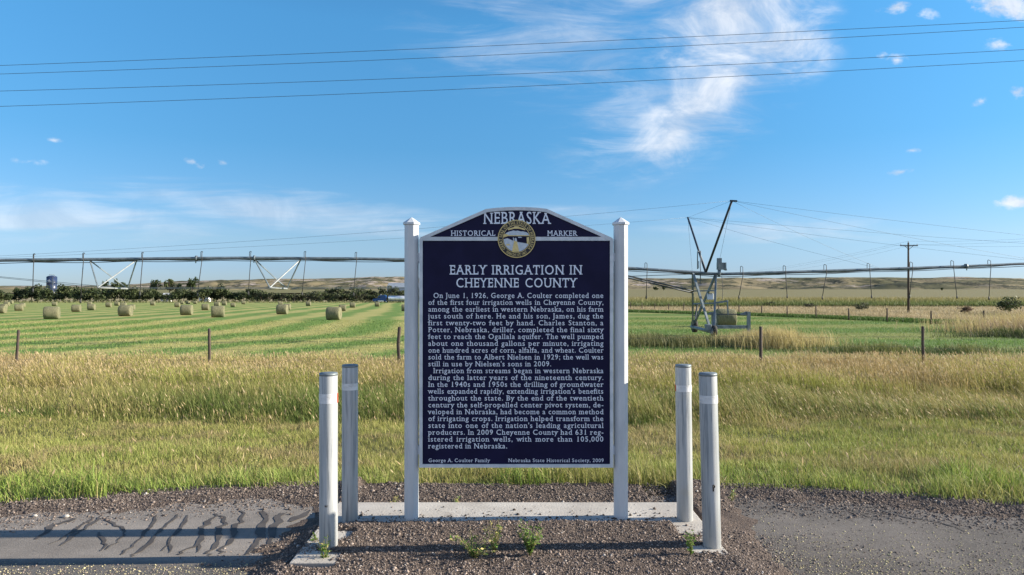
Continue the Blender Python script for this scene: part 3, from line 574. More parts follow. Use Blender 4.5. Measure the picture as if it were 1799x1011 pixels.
# ripening corn beyond the tan grass
n = 60000; d = 138 + 6 * fbm(np.arange(n) * .0, np.arange(n) * .0, 1, 1) + 36 * rng.random(n) ** 1.3; x = rng.uniform(.05, .95, n) * d; tall = rng.random(n) < .5
H = np.where(tall, rng.uniform(1.6, 2.25, n), rng.uniform(.6, 1.5, n)) * (.35 + .65 * sst(d + 5 * rng.random(n), 140, 168)); gr = lerp((.085, .125, .04), (.16, .18, .06), rng.random(n))
blades('corn_crop', np.stack([x, d, zg(x, d)], -1), H, rng.uniform(.08, .2, n), rng.normal(0, .12, (n, 2)), gr, lerp(gr, (.30, .245, .10), tall * .9 * sst(d, 146, 162)))
n = 5200; x = rng.uniform(-.9, .05, n) * 332; d = rng.uniform(322, 338, n); c = lerp((.10, .12, .045), (.19, .185, .085), rng.random(n))
blades('rough_grass_by_the_trees', np.stack([x, d, zg(x, d)], -1), rng.uniform(.3, .9, n), rng.uniform(.2, .6, n), rng.normal(0, .2, (n, 2)), c, c)

# ------------------------------------------------------------------ the marker
DF = 4.82
sx = lambda px: wx(px, DF); sz = lambda py: wz(py, DF)
sign = thing('historical_marker', 'navy blue state historical marker with arched top and silver raised lettering between two white posts', 'sign', (.03, 4.85, 0))
def sp_(o): o.parent = sign; o.matrix_parent_inverse = Matrix.Translation((-.03, -4.85, 0)); return o
outer = [(736.8, 821), (1077.2, 821), (1077.2, 421), (1075, 418.2), (961, 367.6), (945, 365.6), (925, 364.5), (907.5, 364.1), (890, 364.5), (870, 365.8), (853.5, 367.8), (739, 417.5), (736.8, 421)]
inner_low = [(741.6, 815.8), (1072.2, 815.8), (1072.2, 423.2), (741.6, 423.2)]
inner_up = [(759.5, 417), (1054.5, 417), (957.5, 373.6), (940, 371.8), (907.5, 370.6), (875, 371.8), (856.5, 373.8)]
conv = lambda l: [(sx(a), sz(b)) for a, b in l]
core = MB(); core.prism(conv(outer), DF + .006, DF + .056); sp_(core.build('panel_casting', M['frame'], bevel=.003))
def ring_band(mb, o_, i_, y0, y1):
    """flat band between two outlines as triangulated strip with depth"""
    n, m = len(o_), len(i_); vs = [(x, y0, z) for x, z in o_ + i_] + [(x, y1, z) for x, z in o_ + i_]; N = n + m; return vs, N
fr = MB()                                      # raised rim, mitred along the outline, and the bar under the arch
ol = [Vector(p) for p in conv(outer)]; il = []; ctr = Vector((sx(907), sz(620))); wd = .0235
for i, p in enumerate(ol):
    e0 = (p - ol[i - 1]).normalized(); e1 = (ol[(i + 1) % len(ol)] - p).normalized(); n0 = Vector((-e0.y, e0.x)); n1_ = Vector((-e1.y, e1.x))
    if n0.dot(ctr - p) < 0: n0 = -n0
    if n1_.dot(ctr - p) < 0: n1_ = -n1_
    il.append(p + (n0 + n1_) * (wd / max(.35, 1 + n0.dot(n1_))))
N_ = len(ol); vs = [(p.x, y_, p.y) for y_, l in ((DF - .010, ol), (DF - .010, il), (DF + .0055, il), (DF + .0055, ol)) for p in l]
fr.add(vs, [(k * N_ + i, k * N_ + (i + 1) % N_, ((k + 1) % 4) * N_ + (i + 1) % N_, ((k + 1) % 4) * N_ + i) for k in range(4) for i in range(N_)])
fr.prism(conv([(746, 416.6), (1068, 416.6), (1073, 423.4), (741, 423.4)]), DF - .009, DF + .0052)
sp_(fr.build('raised_rim', M['frame']))
f1 = MB(); f1.prism(conv(inner_low), DF - .0002, DF + .0052); sp_(f1.build('text_panel', M['navy']))
f2 = MB(); f2.prism(conv([(748, 419), (1066, 419), (958.5, 371.5), (940, 369.5), (907.5, 368.3), (875, 369.5), (855.5, 371.7)]), DF - .0006, DF + .0050); sp_(f2.build('arch_panel', M['navy']))
# posts: octagonal section with pyramid caps
for px, in ((723.2,), (1090.4,)):
    cxp = wx(px, 4.857); r8 = .0485 / math.cos(math.pi / 8)
    p = MB(); p.lathe([(r8, -.25), (r8, 2.085)], (cxp, 4.857, 0), 8, False, .5); po = sp_(p.build('post', M['paint'], bevel=.004))
    c_ = MB(); c_.lathe([(.060, 2.078), (.062, 2.081), (.062, 2.094), (.054, 2.099), (.020, 2.122), (.006, 2.130), (.001, 2.133)], (cxp, 4.857, 0), 8, False, .5)
    cp = c_.build('post_cap', M['frame'], po); cp.parent = po
    br = MB(); s_ = 1 if px < 900 else -1
    for zc in (sz(452), sz(792)): br = MB(); br.box((min(cxp + s_ * .044, cxp + s_ * .062), 4.835, zc - .03), (max(cxp + s_ * .044, cxp + s_ * .062), 4.865, zc + .03)); sp_(br.build('mounting_bracket', M['frame']))

# lettering: Blender's own sans outlines, given slab serifs at their stem ends like the cast letters; one mesh per glyph
GL = {}
cu = bpy.data.curves.new('glyph', 'FONT'); cu.size = 1; cu.resolution_u = 3; cu.offset = .003; to = bpy.data.objects.new('glyph', cu); col.objects.link(to)
def shape(s):
    cu.body = s; dg = bpy.context.evaluated_depsgraph_get(); ev = to.evaluated_get(dg); m = ev.to_mesh()
    v = np.array([q.co[:] for q in m.vertices]).reshape(-1, 3); f = [tuple(p.vertices) for p in m.polygons]; ev.to_mesh_clear(); return v, f
ref = shape('I')[0][:, 0].max(); _I = shape('I')[0]; CAPH = _I[:, 1].max(); STEM = _I[:, 0].max() - _I[:, 0].min(); XH = shape('x')[0][:, 1].max(); ASC = shape('l')[0][:, 1].max(); DSC = shape('p')[0][:, 1].min(); BASE = _I[:, 1].min()
def slabs(c, v, f):
    cnt = {}
    for p in f:
        for a, b in zip(p, p[1:] + p[:1]): cnt[(min(a, b), max(a, b))] = cnt.get((min(a, b), max(a, b)), 0) + 1
    out = []; T = STEM * .58; E = STEM * .72
    for (a, b), k in cnt.items():
        if k != 1: continue
        (x0, y0), (x1, y1) = sorted((tuple(v[a][:2]), tuple(v[b][:2])))
        if abs(y0 - y1) > .004 or not STEM * .55 < x1 - x0 < STEM * 1.9: continue
        y = (y0 + y1) / 2; l = r = E
        if abs(y - BASE) < .012:
            if c in 'uda': l = 0
            if c in 'tT.,;:!' and c != 'T': continue
            out.append((x0 - l, x1 + r, y, y + T))
        elif abs(y - DSC) < .015 and c in 'pq': out.append((x0 - l, x1 + r, y, y + T))
        elif c.islower():
            if c in 'tfij' and y > XH + .02 or c in 'tg': continue
            if abs(y - XH) < .02 or abs(y - ASC) < .02:
                if c in 'bdhklijmnpru': r = 0
                if c == 'u' or c in 'mn' and out and 0: pass
                out.append((x0 - l, x1 + r, y - T, y))
        elif abs(y - CAPH) < .015 and not c.isdigit(): out.append((x0 - l, x1 + r, y - T, y))
    if c in 'EFLDBPR':
        xl = v[:, 0].min(); out += [(xl - E, xl + STEM, BASE, BASE + T), (xl - E, xl + STEM, CAPH - T, CAPH)]
        if c in 'FP': out.append((xl, xl + STEM + E, BASE, BASE + T))
    if c in 'EFLT':
        xr = v[:, 0].max(); xl = v[:, 0].min()
        if c != 'L': out.append((xr - T, xr, CAPH - STEM * 2.0, CAPH))
        if c == 'T': out.append((xl, xl + T, CAPH - STEM * 2.0, CAPH))
        if c in 'EL': out.append((xr - T, xr, BASE, BASE + STEM * 2.0))
    return out
def glyph(c):
    if c not in GL:
        adv = shape(c + 'I')[0][:, 0].max() - ref
        if c == ' ': v, f = np.zeros((0, 3)), []
        else:
            v, f = shape(c); v = v.copy(); out = slabs(c, v, f); n = len(v); f = list(f)
            # front faces plus short sides for the relief
            cnt = {}
            for p in f:
                for a, b in zip(p, p[1:] + p[:1]):
                    if (b, a) in cnt: cnt[(b, a)] = None
                    else: cnt[(a, b)] = 1
            bd = [e for e, k in cnt.items() if k]; back = v.copy(); v[:, 2] = .02; back[:, 2] = -.02; v = np.concatenate([v, back]); f += [(b, a, a + n, b + n) for a, b in bd]
            for i, (x0, x1, y0, y1) in enumerate(out):
                o = len(v); z = .0225 + .0006 * i; q = [(x0, y0), (x1, y0), (x1, y1), (x0, y1)]; v = np.concatenate([v, [(*p, z) for p in q], [(*p, -.02) for p in q]])
                f += [(o, o + 1, o + 2, o + 3)] + [(o + (k + 1) % 4, o + k, o + k + 4, o + (k + 1) % 4 + 4) for k in range(4)]
        GL[c] = (v, f, adv + (.05 if c not in ' .,;\'-' else .02))
    return GL[c]
def word_w(w_, hs, tr): return sum(glyph(c)[2] * hs + tr for c in w_) - tr
def lay(mb, text, x0, x1, base, cap, justify=True, hs=None, top=None):
    """one line of raised letters between photo columns x0..x1 on the panel"""
    k = cap / F * DF / CAPH; X0, X1, B = sx(x0), sx(x1), sz(base); words = text.split(' '); hs = hs or 1.0; gap = .34
    nat = lambda h, tr: sum(word_w(w_, h, tr) for w_ in words if w_)
    tr = .03; ng = len(words) - 1; room = (X1 - X0) / k
    while hs > .6 and nat(hs, tr) + ng * gap > room: hs -= .01; tr = max(.0, tr - .001)
    if ng and justify:
        extra = room - nat(hs, tr) - ng * gap; nl = sum(len(w_) for w_ in words); tr += min(.05, extra * .25 / nl); gap = (room - nat(hs, tr)) / ng
    elif not ng: hs *= room / nat(hs, tr) if nat(hs, tr) < room else 1; tr *= 1
    x = X0
    for w_ in words:
        for ci, c in enumerate(w_):
            v, f, adv = glyph(c)
            if len(v):
                yk = 1.0
                vy = v[:, 1] * yk
                if top: 
                    xm = x + adv * hs * k / 2; vy = vy * top((xm - X0) / (X1 - X0))
                mb.add(np.stack([x + v[:, 0] * hs * k, DF - .0012 - v[:, 2] * k * .6, B + vy * k], -1), f)
            x += (adv * hs + tr) * k
        x += (gap - tr) * k
BODY = ["On June 1, 1926, George A. Coulter completed one", "of the first four irrigation wells in Cheyenne County,", "among the earliest in western Nebraska, on his farm", "just south of here. He and his son, James, dug the",
"first twenty-two feet by hand. Charles Stanton, a", "Potter, Nebraska, driller, completed the final sixty", "feet to reach the Ogallala aquifer. The well pumped", "about one thousand gallons per minute, irrigating", "one hundred acres of corn, alfalfa, and wheat. Coulter",
"sold the farm to Albert Nielsen in 1929; the well was", "still in use by Nielsen's sons in 2009.", "Irrigation from streams began in western Nebraska", "during the latter years of the nineteenth century.", "In the 1940s and 1950s the drilling of groundwater", "wells expanded rapidly, extending irrigation's benefits",
"throughout the state. By the end of the twentieth", "century the self-propelled center pivot system, de-", "veloped in Nebraska, had become a common method", "of irrigating crops. Irrigation helped transform the", "state into one of the nation's leading agricultural", "producers. In 2009 Cheyenne County had 631 reg-", "istered irrigation wells, with more than 105,000", "registered in Nebraska."]
tx = MB()
for i, l in enumerate(BODY):
    lay(tx, l, 761.3 if i in (0, 11) else 752.4, {10: 969, 22: 891.6}.get(i, 1060.6), 523.8 + 12.0 * i, 8.8)
sp_(tx.build('story_lettering', M['letter']))
tt = MB(); lay(tt, "EARLY IRRIGATION IN", 789.8, 1024, 482.6, 16.4); lay(tt, "CHEYENNE COUNTY", 800.9, 1014, 505.2, 16.2); sp_(tt.build('title_lettering', M['letter']))
nb = MB(); lay(nb, "NEBRASKA", 849, 967.5, 393.6, 21, top=lambda q: 1 - .16 * max(0, (abs(q - .5) - .36) / .14)); sp_(nb.build('state_lettering', M['letter']))
hm = MB(); lay(hm, "HISTORICAL", 792, 870.8, 414.7, 9.3); sp_(hm.build('arch_lettering', M['letter'])); hm = MB(); lay(hm, "MARKER", 961.4, 1014.6, 414.9, 9.3); sp_(hm.build('arch_lettering', M['letter']))
cr = MB(); lay(cr, "George A. Coulter Family", 752.7, 860.8, 811.8, 6.1); sp_(cr.build('credit_lettering', M['letter'])); cr = MB(); lay(cr, "Nebraska State Historical Society, 2009", 892.9, 1061, 811.8, 6.1); sp_(cr.build('credit_lettering', M['letter']))
# the round state seal
SC = Vector((sx(907.6), sz(420.2))); SR = 33.2 / F * DF
def disc(r, y0, y1, n=64): return [(SC.x + r * math.cos(2 * math.pi * k / n), SC.y + r * math.sin(2 * math.pi * k / n)) for k in range(n)]
seal = MB(); seal.prism(disc(SR, 0, 0), DF - .014, DF - .002); seal_o = sp_(seal.build('state_seal', M['gold']))
def sub(mb, name, mat): o = mb.build(name, mat); o.parent = seal_o; o.matrix_parent_inverse = Matrix.Identity(4); return o
b1 = MB(); b1.prism(disc(SR * .955, 0, 0), DF - .0155, DF - .0142); sub(b1, 'lettering_ring', M['black'])
b2 = MB(); b2.prism(disc(SR * .735, 0, 0), DF - .0165, DF - .0157); sub(b2, 'inner_rim', M['gold'])
b3 = MB(); b3.prism(disc(SR * .705, 0, 0), DF - .0175, DF - .0167); sub(b3, 'picture_ground', M['navy'])
zp = lambda l: [(SC.x + (a - 683) / 333 * SR, SC.y - (b - 608) / 333 * SR) for a, b in l]
def flat(mb, pts, y): 
    n = len(pts); mb.add([(x, y, z) for x, z in pts] + [(x, y + .0006, z) for x, z in pts], [tuple(range(n)), tuple(range(2 * n - 1, n - 1, -1))] + [(i, i + n, (i + 1) % n + n, (i + 1) % n) for i in range(n)])
wm = MB(); flat(wm, zp([(492, 510), (545, 484), (600, 470), (625, 460), (668, 470), (700, 464), (760, 480), (800, 478), (850, 492), (888, 512), (900, 545), (480, 545)]), DF - .0184)
arc = [(683 + 228 * math.cos(a), 608 + 228 * math.sin(a)) for a in np.linspace(R(20), R(178), 26)]
flat(wm, zp(arc + [(520, 598), (640, 650), (720, 668), (860, 690)]), DF - .0184)
flat(wm, zp([(648, 600), (668, 590), (684, 606), (690, 655), (650, 650)]), DF - .0196); flat(wm, zp([(618, 590), (632, 585), (640, 640), (626, 650)]), DF - .0196)
flat(wm, zp([(700, 574), (760, 570), (780, 588), (720, 592)]), DF - .0186); sub(wm, 'mountains_and_bank', M['sealwhite'])
gm = MB(); flat(gm, zp([(640, 640), (690, 650), (728, 836), (600, 836)]), DF - .0192); flat(gm, zp([(470, 546), (905, 546), (908, 560), (466, 560)]), DF - .0190); flat(gm, zp([(456, 532), (500, 520), (556, 548), (500, 572), (450, 586)]), DF - .0194)
flat(gm, zp([(858, 585), (900, 575), (905, 640), (892, 700), (864, 700)]), DF - .0190); flat(gm, zp([(530, 432), (636, 402), (640, 388), (722, 388), (728, 402), (832, 432), (836, 458), (728, 432), (640, 432), (534, 458)]), DF - .0188)
flat(gm, zp([(500, 712), (515, 690), (530, 710), (548, 690), (575, 725), (500, 724)]), DF - .0190); sub(gm, 'gilded_relief', M['gold'])
lt = MB()
def arc_text(text, r, a0, a1, outward, cap):
    k = cap / CAPH; tot = sum(glyph(c)[2] if c != ' ' else .3 for c in text); p = 0
    for c in text:
        adv = glyph(c)[2] if c != ' ' else .3; a = a0 + (a1 - a0) * (p + adv / 2) / tot; p += adv
        if c == ' ': continue
        v, f, _ = glyph(c); q = abs(a1 - a0) * r / tot / k; lx = (v[:, 0] - adv / 2) * k * min(1, q); ly = v[:, 1] * k
        if outward: er = Vector((math.cos(a), math.sin(a))); et = Vector((math.sin(a), -math.cos(a))); rr = r
        else: er = Vector((-math.cos(a), -math.sin(a))); et = Vector((-math.sin(a), math.cos(a))); rr = r
        bx, bz = SC.x + math.cos(a) * rr, SC.y + math.sin(a) * rr
        lt.add(np.stack([bx + lx * et.x + ly * er.x, DF - .0162 - v[:, 2] * .01, bz + lx * et.y + ly * er.y], -1), f)
arc_text("GREAT SEAL OF THE STATE OF NEBRASKA", SR * .775, R(222), R(-42), True, SR * .145); arc_text("MARCH 1ST 1867", SR * .915, R(232), R(308), False, SR * .13)
sub(lt, 'seal_lettering', M['gold'])
for o in list(seal_o.children): o.matrix_parent_inverse = Matrix.Identity(4)
bpy.data.objects.remove(to)

# ------------------------------------------------------------------ bollards
def bollard(px, pxt, d, r, top, lab, band, red, mark=None):
    b = thing('bollard', lab, 'bollard', (wx(px, d), d, 0), 0, 'white bollards guarding the marker')
    lean = (wx(pxt, d) - wx(px, d)) / top; b.rotation_euler = (0, math.atan(lean), 0)
    p = MB(); p.lathe([(r, -.3), (r, .3), (r, .7), (r * .995, top - .012), (r * .97, top - .004)], (0, 0, 0), 32); p.build('pipe', M['bollard'], b)
    c_ = MB(); c_.lathe([(r * 1.012, top - .016), (r * 1.015, top - .006), (r * .97, top), (r * .4, top + .003), (.001, top + .004)], (0, 0, 0), 32); c_.build('cap', M['galv'], b)
    def arc_band(a0, a1, rr, name, mat):
        n = 26; vs = []
        for i in range(n + 1):
            a = a0 + (a1 - a0) * i / n
            for z in band: vs.append((rr * math.cos(a), rr * math.sin(a), z))
        m = MB(); m.add(vs, [(2 * i, 2 * i + 2, 2 * i + 3, 2 * i + 1) for i in range(n)], True); m.build(name, mat, b)
    if red > 0: arc_band(R(180 + 6), R(360 - 14), r + .0012, 'white_tape', M['tape']); arc_band(R(-13), R(80), r + .0022, 'red_tape', M['red'])
    elif red < 0: arc_band(R(180 + 16), R(360 - 4), r + .0012, 'white_tape', M['tape']); arc_band(R(110), R(195), r + .0022, 'red_tape', M['red'])
    else: arc_band(R(180 + 4), R(360 - 4), r + .0012, 'white_tape', M['tape'])
    if mark:
        m = MB()
        for (pts, wdt) in mark:
            for (a0, z0), (a1, z1) in zip(pts, pts[1:]):
                A0 = R(a0); A1 = R(a1); rr = r + .0015
                m.tube([(rr * math.cos(A0), rr * math.sin(A0), z0), (rr * math.cos((A0 + A1) / 2), rr * math.sin((A0 + A1) / 2), (z0 + z1) / 2), (rr * math.cos(A1), rr * math.sin(A1), z1)], wdt, 6)
        m.build('scuff_mark', M['black'], b)
    return b
bollard(577.6, 577.2, 4.317, .0572, 1.093, 'white bollard at front left of the marker with ink scribble near its foot', (.905, .965), 1, [([(262, .274), (266, .262), (270, .276), (274, .262)], .0013), ([(276, .262), (282, .276)], .0013)])
bollard(615, 615, 4.812, .0556, 1.090, 'fully shaded grey white bollard on pad beside left sign post', (.915, .962), 0)
bollard(1203, 1200, 4.812, .0556, 1.090, 'white bollard on pad beside right sign post with red tape on its left edge', (.905, .950), -1)
bollard(1250.3, 1243.3, 4.317, .0565, 1.092, 'white bollard at front right of the marker leaning left with black P mark', (.905, .955), 0, [([(271, .40), (271, .362)], .0045), ([(271, .40), (279, .398), (280, .386), (272, .382)], .0035)])

# ------------------------------------------------------------------ small weeds
def weed(px, py, d, h, spread, nst, lab, leafy=1.0, dry=.1, name='weed', flat=.0):
    z0 = max(float(z_gravel(wx(px, d), d)), float(z_asph(wx(px, d), d))) if d < 5.8 else float(zg(wx(px, d), d)); g = thing(name, lab, 'plant', (wx(px, d), d, z0))
    st = MB(); P = []; 
    for i in range(nst):
        a = random.uniform(0, 6.28); sp = spread * random.uniform(.3, 1); hh = h * random.uniform(.5, 1) * (1 - flat * random.random())
        pts = [Vector((0, 0, -.01)), Vector((math.cos(a) * sp * .35, math.sin(a) * sp * .25, hh * .55)), Vector((math.cos(a) * sp, math.sin(a) * sp * .7, hh))]
        st.tube(pts, [.0022, .0017, .0008], 5); 
        for k in range(int(9 * leafy)):
            q = random.uniform(.15, 1); p = pts[0].lerp(pts[1], q * 2) if q < .5 else pts[1].lerp(pts[2], q * 2 - 1); P.append((p, a))
    st.build('stem', M['stemgreen'], g)
    n = len(P); vs = np.zeros((n, 4, 3)); tint = np.zeros((n, 4, 3))
    for i, (p, a) in enumerate(P):
        dr = Vector((random.gauss(0, 1), random.gauss(0, 1), random.uniform(-.1, 1))).normalized(); sd_ = dr.cross(Vector((random.gauss(0, .4), random.gauss(0, .4), 1))).normalized(); l = random.uniform(.014, .034); ww = l * random.uniform(.16, .3)
        vs[i] = [p, p + dr * l * .5 + sd_ * ww, p + dr * l, p + dr * l * .5 - sd_ * ww]
        tint[i] = np.array((.12, .21, .04) if random.random() > dry else (.36, .31, .12)) * random.uniform(.8, 1.35)
    link('foliage', np_mesh('foliage', vs.reshape(-1, 3), [np.arange(n * 4).reshape(n, 4)], tint.reshape(-1, 3)), M['leaf'], g); return g
M['stemgreen'] = pmat('weed_stem', (.14, .17, .05), (.24, .22, .09), 20, .7)
weed(571, 985, 4.14, .19, .07, 11, 'small green weed growing at the foot of the front left bollard', 1.3, .2)
weed(556, 938, 4.42, .09, .03, 5, 'tiny green sprout on the pad edge behind the front left bollard', 1)
weed(832, 992, 4.12, .21, .24, 26, 'sprawling half dry weed in the gravel below the sign, the widest one', .9, .35, flat=.7)
weed(868, 970, 4.17, .21, .07, 11, 'upright yellowing weed beside the sprawling one in the gravel', 1.1, .5)
weed(931, 983, 4.14, .21, .085, 24, 'bushy green weed in the gravel below the middle of the sign', 1.7, .05)
weed(1213, 980, 4.16, .145, .05, 8, 'small bright green weed beside the front right bollard', 1.3, .05)
weed(690, 880, 5.24, .12, .06, 6, 'thin dry weed behind the pad near the left sign post', .6, .8)
weed(801, 880, 5.24, .11, .03, 5, 'thin green sprout behind the pad under the left half of the sign', .8, .5)
weed(1285, 870, 5.45, .10, .05, 6, 'yellow green weed in the gravel right of the bollards', .9, .5)
weed(448, 835, 6.35, .30, .12, 16, 'pale silvery weed standing at the grass edge left of the bollards', 1.1, .75)
weed(130, 850, 5.95, .25, .30, 16, 'dry sprawling weed in the grass edge at far left', .5, .95, flat=.5)
weed(205, 862, 5.75, .2, .25, 12, 'dry wiry weed near the bright green tufts on the left', .4, .95, flat=.5)
weed(1490, 792, 9.0, .14, .5, 30, 'flattened heap of dry cut grass in the sward on the right', .8, 1.0, flat=.9)

for px, py, r_, lab in ((62, 907, .014, 'small white stone on the pavement edge at far left'), (117, 908, .018, 'larger white stone on the pavement edge, right of the small one')):
    d = (CAMZ + .07) / ((py - HY) / F); m = MB(); m.lathe([(r_ * .5, -r_ * .5), (r_ * 1.05, -.1 * r_), (r_ * .95, .35 * r_), (r_ * .45, .75 * r_)], (0, 0, 0), 7); m.v = [(x * 1.4 + random.gauss(0, r_ * .08), y + random.gauss(0, r_ * .1), z) for x, y, z in m.v]
    o = tag(m.build('stone', M['concrete']), lab, 'stone'); o.location = (wx(px, d), d, float(z_asph(wx(px, d), d)) + r_ * .45)
# ------------------------------------------------------------------ near fence
def fence_post(px, d, top, bot, rad, lab, tilt=0, name='fence_post', grp='wooden posts of the near fence', sq=False):
    z0 = float(zg(wx(px, d), d)); h = wz(top, d) - z0; o = thing(name, lab, 'post', (wx(px, d), d, z0), random.uniform(0, 1), grp); o.rotation_euler[1] = tilt
    p = MB()
    if sq: p.tube([(0, 0, -.3), (0, 0, h * .5), (0, 0, h)], [rad * 1.2, rad * 1.15, rad * 1.1], 4); 
    else: p.tube([(0, 0, -.3), (random.gauss(0, .012), random.gauss(0, .012), h * .3), (random.gauss(0, .012), 0, h * .65), (0, 0, h - .02), (.0, 0, h)], [rad * 1.12, rad * 1.05, rad * .95, rad * .98, rad * .7], 10)
    p.build('timber', M['wood'], o)
    for zc in (.45, .75, 1.0): s_ = MB(); s_.tube([(math.cos(k) * rad * 1.13, math.sin(k) * rad * 1.13, h * zc - .06) for k in np.linspace(0, 6.28, 9)], .004, 4); s_.build('wire_staple', M['cable'], o)
    return o
fence_post(28, 18, 580, 0, .034, 'thin leaning wooden fence post at the left edge of the photo', .05)
fence_post(368.5, 18, 577.5, 0, .037, 'dark wooden fence post in the straw grass between two hay bales on the left', -.01)
fence_post(701, 18, 574.5, 0, .046, 'rough brown wooden fence post just left of the sign', .01)
fence_post(1336.5, 18, 574, 0, .037, 'square dark brown fence post in front of the irrigation drum frame', 0, sq=True)
fence_post(1621, 18, 573.5, 0, .037, 'split reddish fence post at the right, under the utility pole', 0)
for k, (h, lab) in enumerate(((.50, 'lowest wire strand of the near fence along the straw grass'), (.80, 'middle wire strand of the near fence along the straw grass'), (1.06, 'top wire strand of the near fence along the straw grass'))):
    m = MB(); m.tube([(x_, 17.94, float(zg(x_, 18)) + h - .02 * math.sin(math.pi * ((x_ / 4.9) % 1))) for x_ in np.arange(-22, 22, 1.2)], .0028, 4); tag(m.build('fence_wire', M['cable']), lab, 'wire', 'wires of the near fence')
# far fence on the right
far_lab = ['far wooden fence post in tan grass, %s']
where = ['rightmost of the row', 'second from the right, left of the big shrub', 'third from the right, left of the utility pole', 'just left of the reddish split post', 'above the green strip, between two sprinkler drops', 'sixth counted from the right edge of the photo', 'between the drum frame and the first sprinkler drop', 'directly above the right end of the drum frame', 'behind the drum frame of the irrigator', 'behind the hay bale in the frame', 'behind the legs of the irrigator tower']
D0 = 54.0
for k in range(15):
    d = D0 + 4.85 * k; x_ = .690 * D0 - 1.15 * k; z0 = float(zg(x_, d)); h = random.uniform(1.15, 1.35)
    o = thing('fence_post', ('far wooden fence post in tan grass, ' + where[k]) if k < len(where) else 'tiny distant fence post between the sign and the irrigator tower', 'post', (x_, d, z0), k, 'posts of the far fence'); o.rotation_euler[1] = random.gauss(0, .03)
    MB().tube([(0, 0, -.2), (0, 0, h * .5), (0, 0, h)], [.075, .07, .06], 7).build('timber', M['wood'], o)
for h, lab in ((.6, 'lower wire of the far fence in the tan grass'), (1.0, 'upper wire of the far fence in the tan grass')):
    m = MB(); m.tube([(.690 * D0 - 1.15 * k, D0 + 4.85 * k, float(zg(.690 * D0 - 1.15 * k, D0 + 4.85 * k)) + h) for k in range(-3, 16)], .004, 4); tag(m.build('fence_wire', M['cable']), lab, 'wire', 'wires of the far fence')

# ------------------------------------------------------------------ hay bales
def bale_mesh(seed):
    r = random.Random(seed); n = 28; prof = [(.05, -.74), (.35, -.745), (.60, -.735), (.69, -.71), (.725, -.64), (.735, -.3), (.73, 0), (.735, .3), (.725, .64), (.69, .71), (.60, .735), (.35, .745), (.05, .74)]
    vs = []
    for rr, xx in prof:
        for k in range(n):
            a = 2 * math.pi * k / n; q = rr * (1 + r.gauss(0, .012)); zz = math.sin(a) * q
            if zz < -.66: zz = -.66 + (zz + .66) * .3
            vs.append((xx + r.gauss(0, .008), math.cos(a) * q * 1.02, zz + .68))
    m = MB(); m.add(vs, [(i * n + k, i * n + (k + 1) % n, (i + 1) * n + (k + 1) % n, (i + 1) * n + k) for i in range(len(prof) - 1) for k in range(n)], True)
    m.f += [tuple(range(n))[::-1], tuple((len(prof) - 1) * n + k for k in range(n))]; m.sm += [False, False]
    me = bpy.data.meshes.new('hay_bale'); me.from_pydata(m.v, [], m.f); me.polygons.foreach_set('use_smooth', m.sm); me.materials.append(M['bale']); me.update(); return me
BM = [bale_mesh(i) for i in range(4)]
BL = [(86, 561, 'large round hay bale at the far left of the cut field, below the blue silo'), (217, 556, 'round hay bale in the left field directly below the white irrigator truss'), (325, 554, 'pale round hay bale left of the dark fence post'), (380, 558, 'large round hay bale just right of the dark wooden fence post'),
      (494, 552.7, 'round hay bale below the second irrigator truss'), (584.5, 562.7, 'largest round hay bale, nearest to the bollards, its side striped dark'), (600.5, 547, 'small hay bale peeking out behind the right side of the largest bale'), (131, 548.5, 'small hay bale right of the far left large bale'), (158, 545.5, 'small hay bale with another bale right behind it, left field'),
      (30, 546.5, 'small hay bale above the leaning fence post at left'), (359, 545.5, 'small hay bale close left of the large bale by the fence post'), (711, 547, 'hay bale almost hidden behind the left sign post'), (618.6, 541, 'small far hay bale right of the pair below the sign'), (662, 539, 'small far hay bale in front of the truck'), (541, 538, 'small far hay bale alone under the sprinkler drop left of the truck'),
      (4, 543, None), (-2, 551, 'hay bale cut by the left edge of the photo'), (37, 540, None), (10, 538, None), (18, 534, None), (94, 538, None), (156, 537, None), (189, 540, None), (204, 537.5, None), (215, 541, None), (229, 545, None), (267, 537, None), (310, 540, None), (319, 535, None), (329, 534.5, None), (342, 534.5, None), (380, 539.5, None), (393, 537, None), (408, 540, None), (427, 535, None), (492, 538, None), (503, 545, None)]
for i, (px, py, lab) in enumerate(BL):
    d = 2.535 / ((py - 510) / F - .0106); o = bpy.data.objects.new('hay_bale', BM[i % 4]); col.objects.link(o); x_ = wx(px, d)
    o.location = (x_, d + .5, float(zg(x_, d))); sc_ = 1.03 if py > 551 else random.uniform(.76, .9); o.scale = (sc_, sc_, sc_); o.rotation_euler = (0, 0, random.choice((0, math.pi)) + math.atan2(-x_, d) * .5 + random.gauss(0, .12))
    tag(o, lab or 'tiny distant round hay bale scattered in the cut field near the tree belt', 'hay bale', 'round bales on the cut field' if lab else 'small distant bales near the tree belt')
o = bpy.data.objects.new('hay_bale', BM[1]); col.objects.link(o); o.location = (wx(1275, 54), 54, float(zg(wx(1275, 54), 54))); o.rotation_euler = (0, 0, -.1); tag(o, 'olive round hay bale seen through the drum frame of the irrigator', 'hay bale', 'round bales on the cut field')

